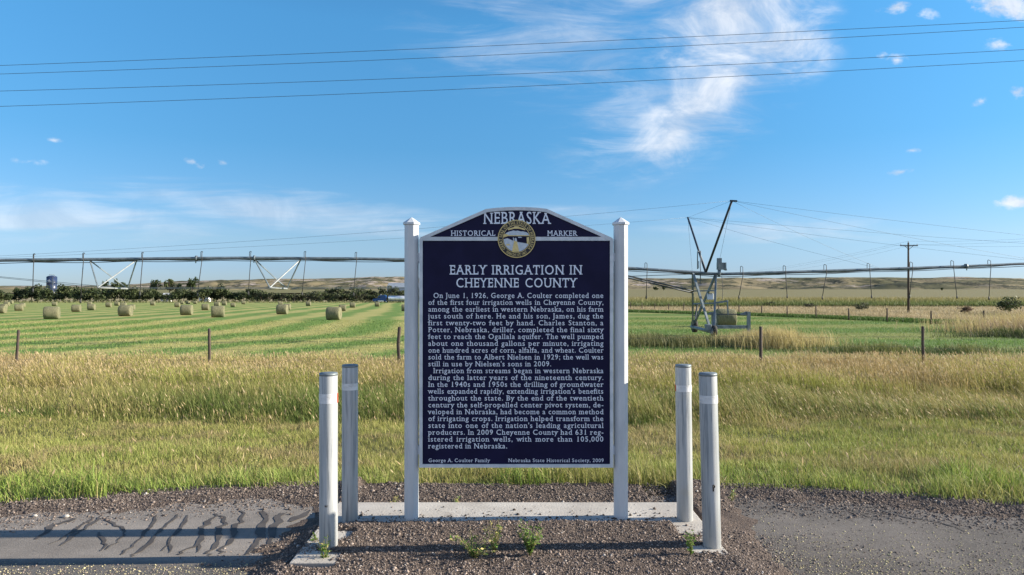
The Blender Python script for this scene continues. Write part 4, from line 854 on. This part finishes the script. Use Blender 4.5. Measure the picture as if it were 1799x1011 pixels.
# ------------------------------------------------------------------ irrigator
irr = thing('irrigation_machine', 'long galvanised centre pivot irrigator spanning the fields with tower and cable masts', 'irrigator', (11.5, 41, float(zg(11.5, 41))))
def ip(o): o.parent = irr; o.matrix_parent_inverse = Matrix.Translation(-irr.location); return o
PP = [(-260, 463, 34.6), (0, 457.5, 35.6), (200, 455.8, 36.6), (354, 454.2, 37.2), (440, 453.8, 37.6), (625, 455, 38.4), (711, 456.4, 38.8), (900, 463, 39.7), (1105, 471.5, 40.6), (1215, 478.5, 41), (1262, 482, 41), (1400, 478.2, 41.2), (1527, 474, 41.5), (1650, 470, 41.7), (1697, 468, 41.8), (1799, 463.5, 42), (2000, 456, 42.3), (2190, 452, 42.6)]
ppx = [p[0] for p in PP]
def pipe_at(px): return W(px, np.interp(px, ppx, [p[1] for p in PP]), np.interp(px, ppx, [p[2] for p in PP]))
pipe_pts = [pipe_at(px) for px in np.arange(-260, 2195, 18)]
m = MB(); m.tube(pipe_pts, [.088 if p.x < 27 else .072 for p in pipe_pts], 12); pipe = ip(m.build('water_pipe', M['galvdark']))
m = MB(); m.tube([p + Vector((0, -.10, -.085 + .03 * math.sin(i * .9))) for i, p in enumerate(pipe_pts)], .022, 6); ip(m.build('power_cable', M['hose']))
m = MB(); m.tube([p + Vector((0, -.03, -.12 - .05 * abs(math.sin(i * .35)))) for i, p in enumerate(pipe_pts)], .018, 6); ip(m.build('control_cable', M['hose']))
for px in (345, 447, 1697, 960):
    p = pipe_at(px); q = pipe_at(px + 2); dr = (q - p).normalized(); f_ = MB(); f_.tube([p - dr * .05, p + dr * .05], .15, 12); f_.tube([p + Vector((0, -.05, .06)), p + Vector((0, -.08, -.26))], .03, 6); ip(f_.build('pipe_flange', M['galvdark']))
DROPS = [(60, 446, 514, 60.5), (147, 444.5, 533, 144), (250.5, 443.5, 520, 248), (354.5, 442, 522, 349), (440, 442, 519, 438), (536, 442, 520, 532), (625.5, 443.5, 521, 622), (1134.6, 462, 526, 1134.6), (1302.5, 468, 526, 1297), (1377.5, 467, 524.5, 1381.5), (1449, 465, 527, 1443), (1525, 463, 525, 1529.5), (1600, 460.5, 525, 1596), (1672, 458, 525.5, 1679), (1737, 457, 528, 1735)]
for px, ty, by, bx in DROPS:
    p = pipe_at(px); d = p.y; tz = wz(ty, d); gw = .055; m = MB()
    pts = [p + Vector((-gw, 0, .05)), Vector((p.x - gw, d, tz - gw))] + [Vector((p.x - gw * math.cos(a), d, tz - gw + gw * math.sin(a))) for a in np.linspace(.3, math.pi - .3, 5)] + [Vector((p.x + gw, d - .10, tz - gw)), Vector((p.x + gw, d - .12, p.z - .15)), Vector((p.x + (wx(bx, d) - p.x) * .5 + gw * .4, d - .12, (p.z + wz(by, d)) / 2)), Vector((wx(bx, d), d - .12, wz(by - 4, d)))]
    m.tube(pts, [.017] * 7 + [.017] + [.021] * (len(pts) - 8), 6); dr_ = ip(m.build('sprinkler_drop', M['hose']))
    nz = MB(); e = Vector((wx(bx, d), d - .12, wz(by - 4, d))); nz.tube([e + Vector((0, 0, .1)), e, e + Vector((0, 0, -.06)), e + Vector((0, 0, -.13))], [.028, .04, .045, .03], 8); nz.build('sprinkler_head', M['hose'], dr_)
# trusses hanging under the left span
rods = []
for c0, tl, tr_, bl, br_ in ((200, 158, 240, 172, 224), (487, 447, 528, 474, 504), (770, 735, 812, 764, 780)):
    d = float(np.interp(c0, ppx, [p[2] for p in PP])); A, B = pipe_at(tl), pipe_at(tr_)
    n_ = W(bl, 505.5, d - 1.15); f_ = W(br_, 507.5, d + 1.15)
    t_ = MB(); t_.tube([n_, f_], .05, 8); tr0 = ip(t_.build('truss_strut', M['trussgalv']))
    for a_, b_, mt in ((A, n_, 'galv'), (A, f_, 'galvdark'), (B, n_, 'paint'), (B, f_, 'galv')): MB().bar(a_ + Vector((0, 0, -.06)), b_, .052).build('truss_leg', M['trussgalv' if mt == 'paint' else mt], tr0)
    rods.append((n_, f_))
for j, nm in ((0, 'n'), (1, 'f')):
    m = MB(); m.tube([pipe_at(-250)] + [r_[j] for r_ in rods] + [pipe_at(955)], .012, 5); ip(m.build('truss_rod', M['galvdark']))
# tower
LT, RT = pipe_at(1217), pipe_at(1258); Nb = Vector((wx(1249, 38.9), 38.9, wz(583, 38.9))); Fb = Vector((wx(1217, 43.4), 43.4, wz(575, 43.4)))
for a_, b_, mt in ((LT, Fb, 'galv'), (LT, Nb, 'galv'), (RT, Fb, 'galvdark'), (RT, Nb + Vector((.2, .1, .1)), 'galv')): ip(MB().bar(a_, b_, .12, .11).build('tower_leg', M[mt]))
L = lambda a_, b_, k: a_.lerp(b_, k)
m = MB(); m.tube([Fb + (Fb - Nb).normalized() * .35, Nb + (Nb - Fb).normalized() * .35], .10, 10); ip(m.build('base_beam', M['galv']))
ip(MB().bar(L(LT, Fb, .33), L(RT, Nb, .30), .08).build('cross_brace', M['galv'])); ip(MB().bar(L(LT, Fb, .56), L(RT, Nb, .52), .09).build('cross_brace', M['galv'])); ip(MB().bar(L(LT, Fb, .79), L(RT, Fb, .74), .07).build('cross_brace', M['galv']))
ip(MB().bar(L(RT, Nb, .52), W(1279, 529, 39.6), .10).build('steering_arm', M['galvdark'])); ip(MB().bar(W(1278, 530, 39.6), W(1279, 553, 39.6), .06).build('arm_link', M['galvdark']))
ip(MB().bar(L(LT, Fb, .6) + Vector((.25, -.2, .15)), W(1221, 560, 42), .07).build('drive_shaft', M['mast']))
for e, s_ in ((Fb, 1), (Nb, -1)):
    wl = thing('w', '', '') if False else None
    c_ = e + Vector((.14, 0, .06)) + (Fb - Nb).normalized() * .1 * s_
    t_ = MB(); ax = Vector((1, .05, 0)).normalized(); 
    ring = []
    t_.tube([c_ - ax * .13, c_ - ax * .11, c_ + ax * .11, c_ + ax * .13], [.30 if s_ > 0 else .22, .40 if s_ > 0 else .30, .40 if s_ > 0 else .30, .30 if s_ > 0 else .22], 20); wo_ = ip(t_.build('wheel', M['rubber'])); r_ = MB(); r_.tube([c_ - ax * .17, c_ + ax * .14], .2, 14); r_.build('rim', M['galv'], wo_)
gb = MB(); gb.box(Nb - Vector((.35, .25, -.06)), Nb - Vector((.02, -.1, -.42))); ip(gb.build('gearbox', M['galv'], bevel=.04))
# masts and stay cables
MT, MN, MF = pipe_at(1240) + Vector((0, 0, .05)), W(1286, 353, 36.7), W(1208.5, 382.5, 45.3)
for a_ in (MN, MF): ip(MB().tube([MT, a_], [.07, .06], 10).build('mast', M['mast']))
mc = MB(); mc.bar(MN - Vector((.1, 0, 0)), MN + Vector((.28, 0, -.02)), .09); ip(mc.build('mast_head', M['mast']))
def stay(a_, b_, sag=.0, r_=.0055): m = MB(); m.tube([a_.lerp(b_, k) - Vector((0, 0, sag * 4 * k * (1 - k))) for k in np.linspace(0, 1, 13)], r_, 5); ip(m.build('stay_cable', M['cable']))
for px in (1550, 1845, 2180): stay(MN, pipe_at(px), .12); stay(MF, pipe_at(px), .12)
stay(MN, W(-40, 452, 35.4), .25); stay(MF, W(-40, 454.5, 35.8), .25); stay(MN, MF); stay(MN, L(RT, Nb, .1), 0, .007); stay(MF, L(LT, Fb, .1), 0, .007)
for dz in (0, -.12): ip(MB().tube([pipe_at(985) + Vector((0, dz * 4, dz)), W(1108, 486 - dz * 30, 40.4), L(LT, Fb, .33) + Vector((0, -.1, dz))], .045, 8).build('span_brace', M['mast']))
ip(MB().tube([W(1100, 486, 40.8), W(1215, 482, 41)], .02, 6).build('span_brace', M['galv']))
b_ = MB(); b_.box(W(1261.5, 474, 40.6), W(1273.5, 462, 40.9)); b_.prism([(wx(1273.5, 40.6), wz(462, 40.6)), (wx(1277, 40.6), wz(475.5, 40.6)), (wx(1272, 40.6), wz(473, 40.6))], 40.55, 40.95); vb = ip(b_.build('pump_housing', M['galv']))
MB().box(W(1261, 462, 40.65), W(1266.5, 454, 40.85)).build('pump_cap', M['galvdark'], vb); MB().tube([W(1264, 474, 40.7), W(1263, 486, 40.7)], .09, 10).build('pump_riser', M['galvdark'], vb)
b_ = MB(); b_.box(W(1243.5, 527, 40.0), W(1251.5, 516, 40.25)); cb = ip(b_.build('control_box', M['sealwhite'], bevel=.03)); MB().box(W(1244, 517, 39.97), W(1251, 515.5, 40.0)).build('lid', M['galv'], cb)
m = MB(); m.tube([W(1225.5, 473, 41), W(1225.5, 443, 41), W(1226.5, 441, 41)], .03, 6); m.tube([W(1231, 441, 41), W(1231, 475, 41), W(1230, 499, 41)], .028, 6); m.tube([W(1227.7, 472, 41), W(1227.7, 459, 41)], .022, 6); ip(m.build('riser_pipes', M['galvdark']))
m = MB(); m.tube([W(1268, 485, 40.6), W(1270, 505, 40.6), W(1269, 525, 40.5), W(1262, 535, 40.4), W(1250, 543, 40.2), W(1246, 530, 40.1)], .014, 6); ip(m.build('wiring_loop', M['hose']))
# drum frame beside the tower
df = 39.6
fr = MB(); fr.box(W(1251, 580, df), W(1257, 548.5, df + .2)); fo = ip(fr.build('drum_frame', M['galv'], bevel=.02))
def fb(a_, b_, w_, mt, nm): MB().bar(a_, b_, w_).build(nm, M[mt], fo)
fb(W(1315.2, 592, df), W(1315.2, 548, df), .17, 'galv', 'frame_post'); fb(W(1257, 552.5, df + .1), W(1313, 552.5, df + .1), .055, 'mast', 'top_bar'); fb(W(1252, 574.8, df + .1), W(1313, 574.8, df + .1), .19, 'galv', 'bottom_bar')
g_ = MB(); g_.prism([(wx(1300, df), wz(552.2, df)), (wx(1312.6, df), wz(547.6, df)), (wx(1312.6, df), wz(554, df)), (wx(1302, df), wz(554, df))], df + .03, df + .16); g_.prism([(wx(1243, df), wz(552.5, df)), (wx(1250.8, df), wz(548.6, df)), (wx(1250.8, df), wz(554, df))], df + .03, df + .16); g_.build('gusset', M['galvdark'], fo)

# ------------------------------------------------------------------ overhead wires and utility pole
for (a0, mid, a1), lab in zip(((115, 83, 35.5), (130, 99.5, 47.5), (160, 134, 87), (187, 157, 106.5)), ('topmost overhead wire crossing the sky', 'second overhead wire from the top, close below the first', 'third overhead wire from the top across the cloud tail', 'lowest of the four overhead wires crossing the upper sky')):
    cf = np.polyfit([0, 800, 1799], [a0, mid, a1], 2); m = MB(); m.tube([W(px, np.polyval(cf, px), 26) for px in np.linspace(-500, 2400, 40)], .0085, 5)
    tag(m.build('overhead_wire', M['cable']), lab, 'wire', 'overhead wires across the upper sky')
def pole(px, base, top, d, arm, lab):
    x_ = wx(px, d); z0 = float(zg(x_, d)); h = wz(top, d) - z0; o = thing('utility_pole', lab, 'utility pole', (x_, d, z0))
    MB().tube([(0, 0, -.5), (0, 0, h * .6), (0, 0, h)], [.17, .14, .11], 10).build('pole', M['polewood'], o)
    za = h - .45; ca = MB(); ca.box((-arm / 2, -.20, za - .07), (arm / 2, -.10, za + .07)); cr_ = ca.build('crossarm', M['polewood'], o)
    for xx in (-arm / 2 + .1, arm / 2 - .1): MB().lathe([(.02, 0), (.05, .05), (.03, .09), (.055, .13), (.02, .22)], (xx, -.15, za + .07), 8).build('insulator', M['ptube'], cr_)
    MB().lathe([(.02, 0), (.05, .05), (.03, .09), (.055, .13), (.02, .22)], (0, 0, h), 8).build('insulator', M['ptube'], o)
    MB().bar((-.55, -.13, za - .08), (0, -.12, za - .55), .05).build('arm_brace', M['polewood'], o); MB().bar((.55, -.13, za - .08), (0, -.12, za - .55), .05).build('arm_brace', M['polewood'], o)
    return o
pole(1596, 548, 426.5, 97, 2.5, 'tall wooden utility pole with crossarm standing in tan grass on the right')
for a_, l_, r_, lab in (((1583, 430), (1250, 483), (1850, 421), 'power line from the left end of the utility pole crossarm'), ((1596, 424), (1240, 482), (1850, 417), 'power line over the top of the utility pole'), ((1608, 430), (1262, 488), (1850, 432), 'power line from the right end of the utility pole crossarm')):
    p0, pl, pr = W(*a_, 96.9), W(*l_, 260), W(*r_, 84); m = MB()
    m.tube([pl.lerp(p0, k) - Vector((0, 0, 3 * 4 * k * (1 - k) * .45)) for k in np.linspace(0, 1, 12)] + [p0.lerp(pr, k) - Vector((0, 0, .8 * k * (1 - k))) for k in np.linspace(.1, 1, 8)], .010, 4); tag(m.build('power_line', M['cable']), lab, 'wire', 'lines of the utility pole')

# ------------------------------------------------------------------ trees and shrubs
def crown_mesh(seed, w_, h_, n, leaf, cols, base=.15, clumps=14):
    g = np.random.default_rng(seed); cc = g.normal(0, 1, (clumps, 3)); cc /= np.linalg.norm(cc, axis=1)[:, None]; cc *= g.uniform(.25, .85, (clumps, 1)); cr_ = g.uniform(.25, .48, clumps)
    k = g.integers(0, clumps, n); p = g.normal(0, 1, (n, 3)); p /= np.linalg.norm(p, axis=1)[:, None]; p = cc[k] + p * (cr_[k] * g.uniform(.45, 1.05, n))[:, None]
    p = p * np.array([w_ / 2, w_ / 2, h_ * (1 - base) / 2]) + np.array([0, 0, h_ * (base + (1 - base) / 2)]); p[:, 2] = np.maximum(p[:, 2], .08)
    a = g.normal(0, 1, (n, 3)); a /= np.linalg.norm(a, axis=1)[:, None]; b = np.cross(a, g.normal(0, 1, (n, 3))); b /= np.linalg.norm(b, axis=1)[:, None]; l = leaf * g.uniform(.6, 1.4, (n, 1))
    v = np.stack([p - a * l, p + b * l * .6, p + a * l, p - b * l * .6], 1).reshape(-1, 3); ct = np.array(cols)[g.integers(0, len(cols), clumps)][k] * g.uniform(.75, 1.3, (n, 1))
    me = np_mesh('crown', v, [np.arange(n * 4).reshape(n, 4)], np.repeat(ct, 4, 0)); me.materials.append(M['leaf']); return me
def trunk_mesh(seed, h_, r_, limbs=4):
    g = random.Random(seed); m = MB(); m.tube([(0, 0, -.3), (g.gauss(0, .1), 0, h_ * .4), (g.gauss(0, .15), g.gauss(0, .1), h_ * .8)], [r_, r_ * .7, r_ * .3], 7)
    for i in range(limbs):
        a = g.uniform(0, 6.28); z_ = h_ * g.uniform(.25, .5); m.tube([(0, 0, z_), (math.cos(a) * h_ * .12, math.sin(a) * h_ * .12, z_ + h_ * .15), (math.cos(a) * h_ * .22, math.sin(a) * h_ * .22, z_ + h_ * .34)], [r_ * .5, r_ * .35, r_ * .12], 5)
    me = bpy.data.meshes.new('trunk'); me.from_pydata(m.v, [], m.f); me.materials.append(M['bark']); me.update(); return me
DARKG = [(.038, .058, .022), (.054, .074, .028), (.072, .09, .036), (.046, .062, .03)]; GREYG = [(.045, .054, .030), (.036, .046, .024), (.055, .060, .034)]; PALEG = [(.10, .12, .05), (.085, .10, .042), (.125, .135, .065)]
belt = [(crown_mesh(i, 8, 7, 900, .42, DARKG, .04), trunk_mesh(i, 7, .2)) for i in range(4)]; grey = [(crown_mesh(20 + i, 8, 6, 800, .4, GREYG + DARKG[2:3], .04), trunk_mesh(30 + i, 6, .2)) for i in range(3)]
tall = [(crown_mesh(40 + i, 5.2, 9, 700, .38, DARKG, .35, 11), trunk_mesh(40 + i, 9, .28, 5)) for i in range(3)]; small = [(crown_mesh(60 + i, 2.6, 2.0, 260, .22, PALEG, .02, 8), trunk_mesh(70 + i, 1.6, .06)) for i in range(3)]
def plant(name, cat, lab, grp, ms, x_, d, s, sz_=None, dz=0):
    o = thing(name, lab, cat, (x_, d, float(zg(x_, d)) + dz), random.uniform(0, 6.28), grp); o.scale = (s, s, sz_ or s)
    for nm, me in (('crown', ms[0]), ('trunk', ms[1])): c_ = bpy.data.objects.new(nm, me); col.objects.link(c_); c_.parent = o
    return o
px = -40
while px < 440:
    d = random.uniform(340, 356); plant('belt_tree', 'tree', 'dark bushy tree in the dense left part of the tree belt behind the cut field', 'dark trees of the belt', belt[random.randrange(4)], wx(px, d), d, random.uniform(.8, 1.25), random.uniform(.62, 1.3)); px += random.uniform(8, 15)
while px < 760:
    d = random.uniform(340, 356); plant('belt_tree', 'tree', 'greyish lower tree in the right part of the tree belt towards the sign', 'greyish trees of the belt', grey[random.randrange(3)], wx(px, d), d, random.uniform(.8, 1.1), random.uniform(.75, 1.05)); px += random.uniform(8, 15)
for px in np.linspace(578, 735, 11): d = random.uniform(395, 425); plant('background_tree', 'tree', 'grey green tree rising behind the belt left of the sign', 'taller grey trees behind the belt', grey[random.randrange(3)], wx(px, d), d, random.uniform(1.0, 1.35), random.uniform(1.15, 1.5))
px = -20
while px < 720:
    d = random.uniform(331, 336); plant('bush', 'bush', 'small pale green bush in the row at the foot of the tree belt', 'pale bushes at the foot of the belt', small[random.randrange(3)], wx(px, d), d, random.uniform(.7, 1.15), random.uniform(.6, 1.1)); px += random.uniform(9, 16)
for px, ty, s, lab in ((184, 496, .85, 'leftmost tall tree behind the white irrigator truss'), (202, 493, 1.0, 'middle tall tree behind the white irrigator truss'), (217, 495, .95, 'rightmost tall tree behind the white irrigator truss'), (272.5, 490.5, .95, 'single tall tree standing apart above the belt, between two sprinkler drops'), (298, 489, 1.0, 'taller narrow tree of the pair above the white shed'), (315, 501, .9, 'shorter tree of the pair above the white shed'), (338, 491, 1.15, 'wide topped tall tree beside the sprinkler drop right of the pair')):
    d = 392; x_ = wx(px, d); z0 = float(zg(x_, d)); h = wz(ty, d) - z0; plant('tall_tree', 'tree', lab, 'tall trees above the belt', tall[random.randrange(3)], x_, d, s * 1.2, h / 9.0 * 1.12)
SH = [(1775, 552, 60, 29, 'large dark green shrub at the right edge in the tan grass', DARKG + GREYG[:1]), (1694, 551, 26, 12, 'low reddish brown shrub left of the large dark shrub', [(.16, .10, .07), (.12, .09, .06)]), (1514, 546, 30, 13, 'green shrub in front of the corn left of the utility pole', GREYG + DARKG[2:3]), (1422, 541, 22, 8, 'low dark shrub between two sprinkler drops', GREYG), (1350, 539, 28, 8, 'low green shrub in tan grass above the drum frame', GREYG), (1290, 538, 20, 6, 'flat green shrub right of the tower, near the corn', GREYG),
      (1150, 535.5, 60, 8, 'long low dark thicket between the sign and the tower', DARKG), (1640, 536, 60, 10, 'low green thicket in front of the corn right of the pole', GREYG)]
for i, (px, by, w_, h_, lab, cl_) in enumerate(SH):
    d = 2.565 / ((by - 510) / F - .0065); x_ = wx(px, d); s = w_ / F * d; hh = h_ / F * d; me = crown_mesh(90 + i, s, hh * 1.15, 900, max(.07, s * .03), cl_, .0, 16); plant('shrub', 'shrub', lab, None, (me, trunk_mesh(90 + i, hh * .7, .05)), x_, d, 1.0)
for i, (px, py, w_, h_) in enumerate(((1152, 508, 12, 7), (1166, 507.5, 9, 10), (1200, 511, 14, 9), (1655, 514, 5, 5))):
    d = 640; x_ = wx(px, d); z0 = float(zg(x_, d)); hh = wz(py - h_ / 2, d) - z0
    plant('far_tree', 'tree', ['dark tree clump on the plain just right of the sign post', 'greener taller tree on the plain right of the sign post', 'dark round tree on the plain behind the tower braces', 'lone dark tree on the plain right of the utility pole'][i], None, (crown_mesh(120 + i, w_ / F * d, max(hh, 3), 400, .5, DARKG, .1), trunk_mesh(120 + i, max(hh, 3), .25)), x_, d, 1.0)

# ------------------------------------------------------------------ farm buildings, silo, truck
d = 420; x_ = wx(91, d); z0 = float(zg(x_, d)); si = thing('feed_silo', 'dark blue steel silo with white emblem rising behind the tree belt at far left', 'silo', (x_, d, z0)); rr = 2.85; h = wz(487, d) - z0
m = MB(); m.lathe([(rr, -.5), (rr, h * .25), (rr * 1.012, h * .25 + .05), (rr, h * .25 + .1), (rr, h * .5), (rr * 1.012, h * .5 + .05), (rr, h * .5 + .1), (rr, h * .75), (rr * 1.012, h * .75 + .05), (rr, h * .75 + .1), (rr, h)], (0, 0, 0), 28); m.build('shell', M['blue'], si)
m = MB(); m.lathe([(rr * 1.02, h), (rr * .8, h + .45), (rr * .4, h + .8), (.1, h + .95)], (0, 0, 0), 28); rf = m.build('domed_roof', M['blue'], si); m = MB(); m.tube([(math.cos(a) * rr * .5, math.sin(a) * rr * .5, h + 1.5) for a in np.linspace(0, 6.28, 13)], .05, 5)
for a in np.linspace(0, 6.28, 9)[:-1]: m.tube([(math.cos(a) * rr * .5, math.sin(a) * rr * .5, h + .6), (math.cos(a) * rr * .5, math.sin(a) * rr * .5, h + 1.5)], .04, 4)
m.build('roof_railing', M['galv'], rf); m = MB()
for s_ in (-.25, .25): m.tube([(2.0 + s_ * .7, -2.15 + s_ * .5, 0), (2.0 + s_ * .7, -2.15 + s_ * .5, h)], .05, 4)
for z_ in np.arange(.5, h, .6): m.tube([(1.83, -2.28, z_), (2.17, -2.03, z_)], .03, 4)
m.build('ladder', M['galv'], si)
em = MB()
for (x0, x1, zz, hh) in ((-1.1, .2, 11.6, .45), (-.5, 1.3, 11.2, .4), (-.2, .7, 12.0, .35)):
    n_ = 8; vs = []
    for i in range(n_ + 1):
        xx = x0 + (x1 - x0) * i / n_; kk = math.sin(math.pi * i / n_); yy_ = -math.sqrt((rr + .03) ** 2 - xx ** 2)
        vs += [(xx, yy_, zz - hh * kk * .6 + xx * .15), (xx, yy_, zz + hh * kk + xx * .15)]
    em.add(vs, [(2 * i, 2 * i + 2, 2 * i + 3, 2 * i + 1) for i in range(n_)])
em.build('emblem', M['sealwhite'], si)
def shed(px, base_d, w_, dep, hw, hr, lab, wall, roof, name='farm_shed', rz=0, doors=2):
    x_ = wx(px, base_d); o = thing(name, lab, 'building', (x_, base_d, float(zg(x_, base_d))), rz); m = MB(); m.box((-w_ / 2, -dep / 2, -.3), (w_ / 2, dep / 2, hw)); m.build('wall', wall, o)
    r_ = MB(); e = .35
    r_.add([(-w_ / 2 - e, -dep / 2 - e, hw - .1), (w_ / 2 + e, -dep / 2 - e, hw - .1), (w_ / 2 + e, 0, hr), (-w_ / 2 - e, 0, hr), (-w_ / 2 - e, dep / 2 + e, hw - .1), (w_ / 2 + e, dep / 2 + e, hw - .1), (-w_ / 2 - e, 0, hw - .1), (w_ / 2 + e, 0, hw - .1)], [(0, 1, 2, 3), (3, 2, 5, 4), (0, 3, 6), (3, 4, 6), (1, 7, 2), (2, 7, 5), (0, 6, 7, 1), (6, 4, 5, 7)]); r_.build('roof', roof, o)
    for i in range(doors):
        xx = (i + 1) * w_ / (doors + 1) - w_ / 2; MB().box((xx - w_ * .09, -dep / 2 - .06, 0), (xx + w_ * .09, -dep / 2 - .002, hw * .75)).build('door', M['shedroof'], o)
    return o
shed(716, 446, 24, 16, 7.4, 10.4, 'large grey blue metal shed half hidden behind the left sign post', M['shedwall'], M['shedroof'])
shed(292, 362, 4.4, 3, 2.9, 4.6, 'small white shed in a gap of the tree belt', M['whitewall'], M['whitewall'], doors=1)
shed(360, 362, 5, 3, 3.4, 4.2, 'low white farm building between dark trees of the belt', M['whitewall'], M['shedroof'], doors=1)
# semi truck on the far road
d = 328; x_ = wx(655.5, d); tr = thing('semi_truck', 'blue semi truck pulling a shiny white tank trailer in front of the tree belt', 'truck', (x_, d, float(zg(x_, d))))
m = MB(); m.prism([(0, .7), (6.4, .7), (6.4, 3.3), (5.6, 3.7), (3.6, 3.5), (2.6, 3.0), (2.3, 2.1), (.3, 1.85), (0, 1.6)], -1.2, 1.2); m.build('cab', M['truckblue'], tr, bevel=.08)
m = MB(); m.prism([(2.75, 2.1), (3.7, 2.1), (3.7, 2.85), (3.0, 2.85)], -1.225, -1.2); m.build('side_window', M['glass'], tr)
MB().tube([(3.95, -1.0, 1), (3.95, -1.0, 4.1)], .1, 8).build('exhaust_stack', M['chrome'], tr); MB().box((2.5, -1.25, .55), (5.2, -1.22, 1.0)).build('fuel_tank', M['chrome'], tr)
m = MB(); m.tube([(7.2, 0, 2.0), (7.5, 0, 2.05), (18.6, 0, 2.05), (19.0, 0, 2.0)], [.5, 1.2, 1.2, .5], 20); tk = m.build('tank', M['chrome'], tr); m = MB(); m.box((5, -.5, .75), (18.8, .5, .95)); m.build('chassis', M['galvdark'], tr)
for xx in np.linspace(8.5, 17.6, 5): m = MB(); m.tube([(xx - .05, 0, 2.05), (xx + .05, 0, 2.05)], 1.24, 20); m.build('tank_band', M['galv'], tk)
for xx in (1.2, 5.2, 6.5, 16.2, 17.5):
    for yy_ in (-1.15, .8): m = MB(); m.tube([(xx, yy_, .5), (xx, yy_ + .35, .5)], .52, 14); wh = m.build('wheel', M['rubber'], tr); MB().tube([(xx, yy_ - .01, .5), (xx, yy_ + .1, .5)], .26, 10).build('rim', M['chrome'], wh)
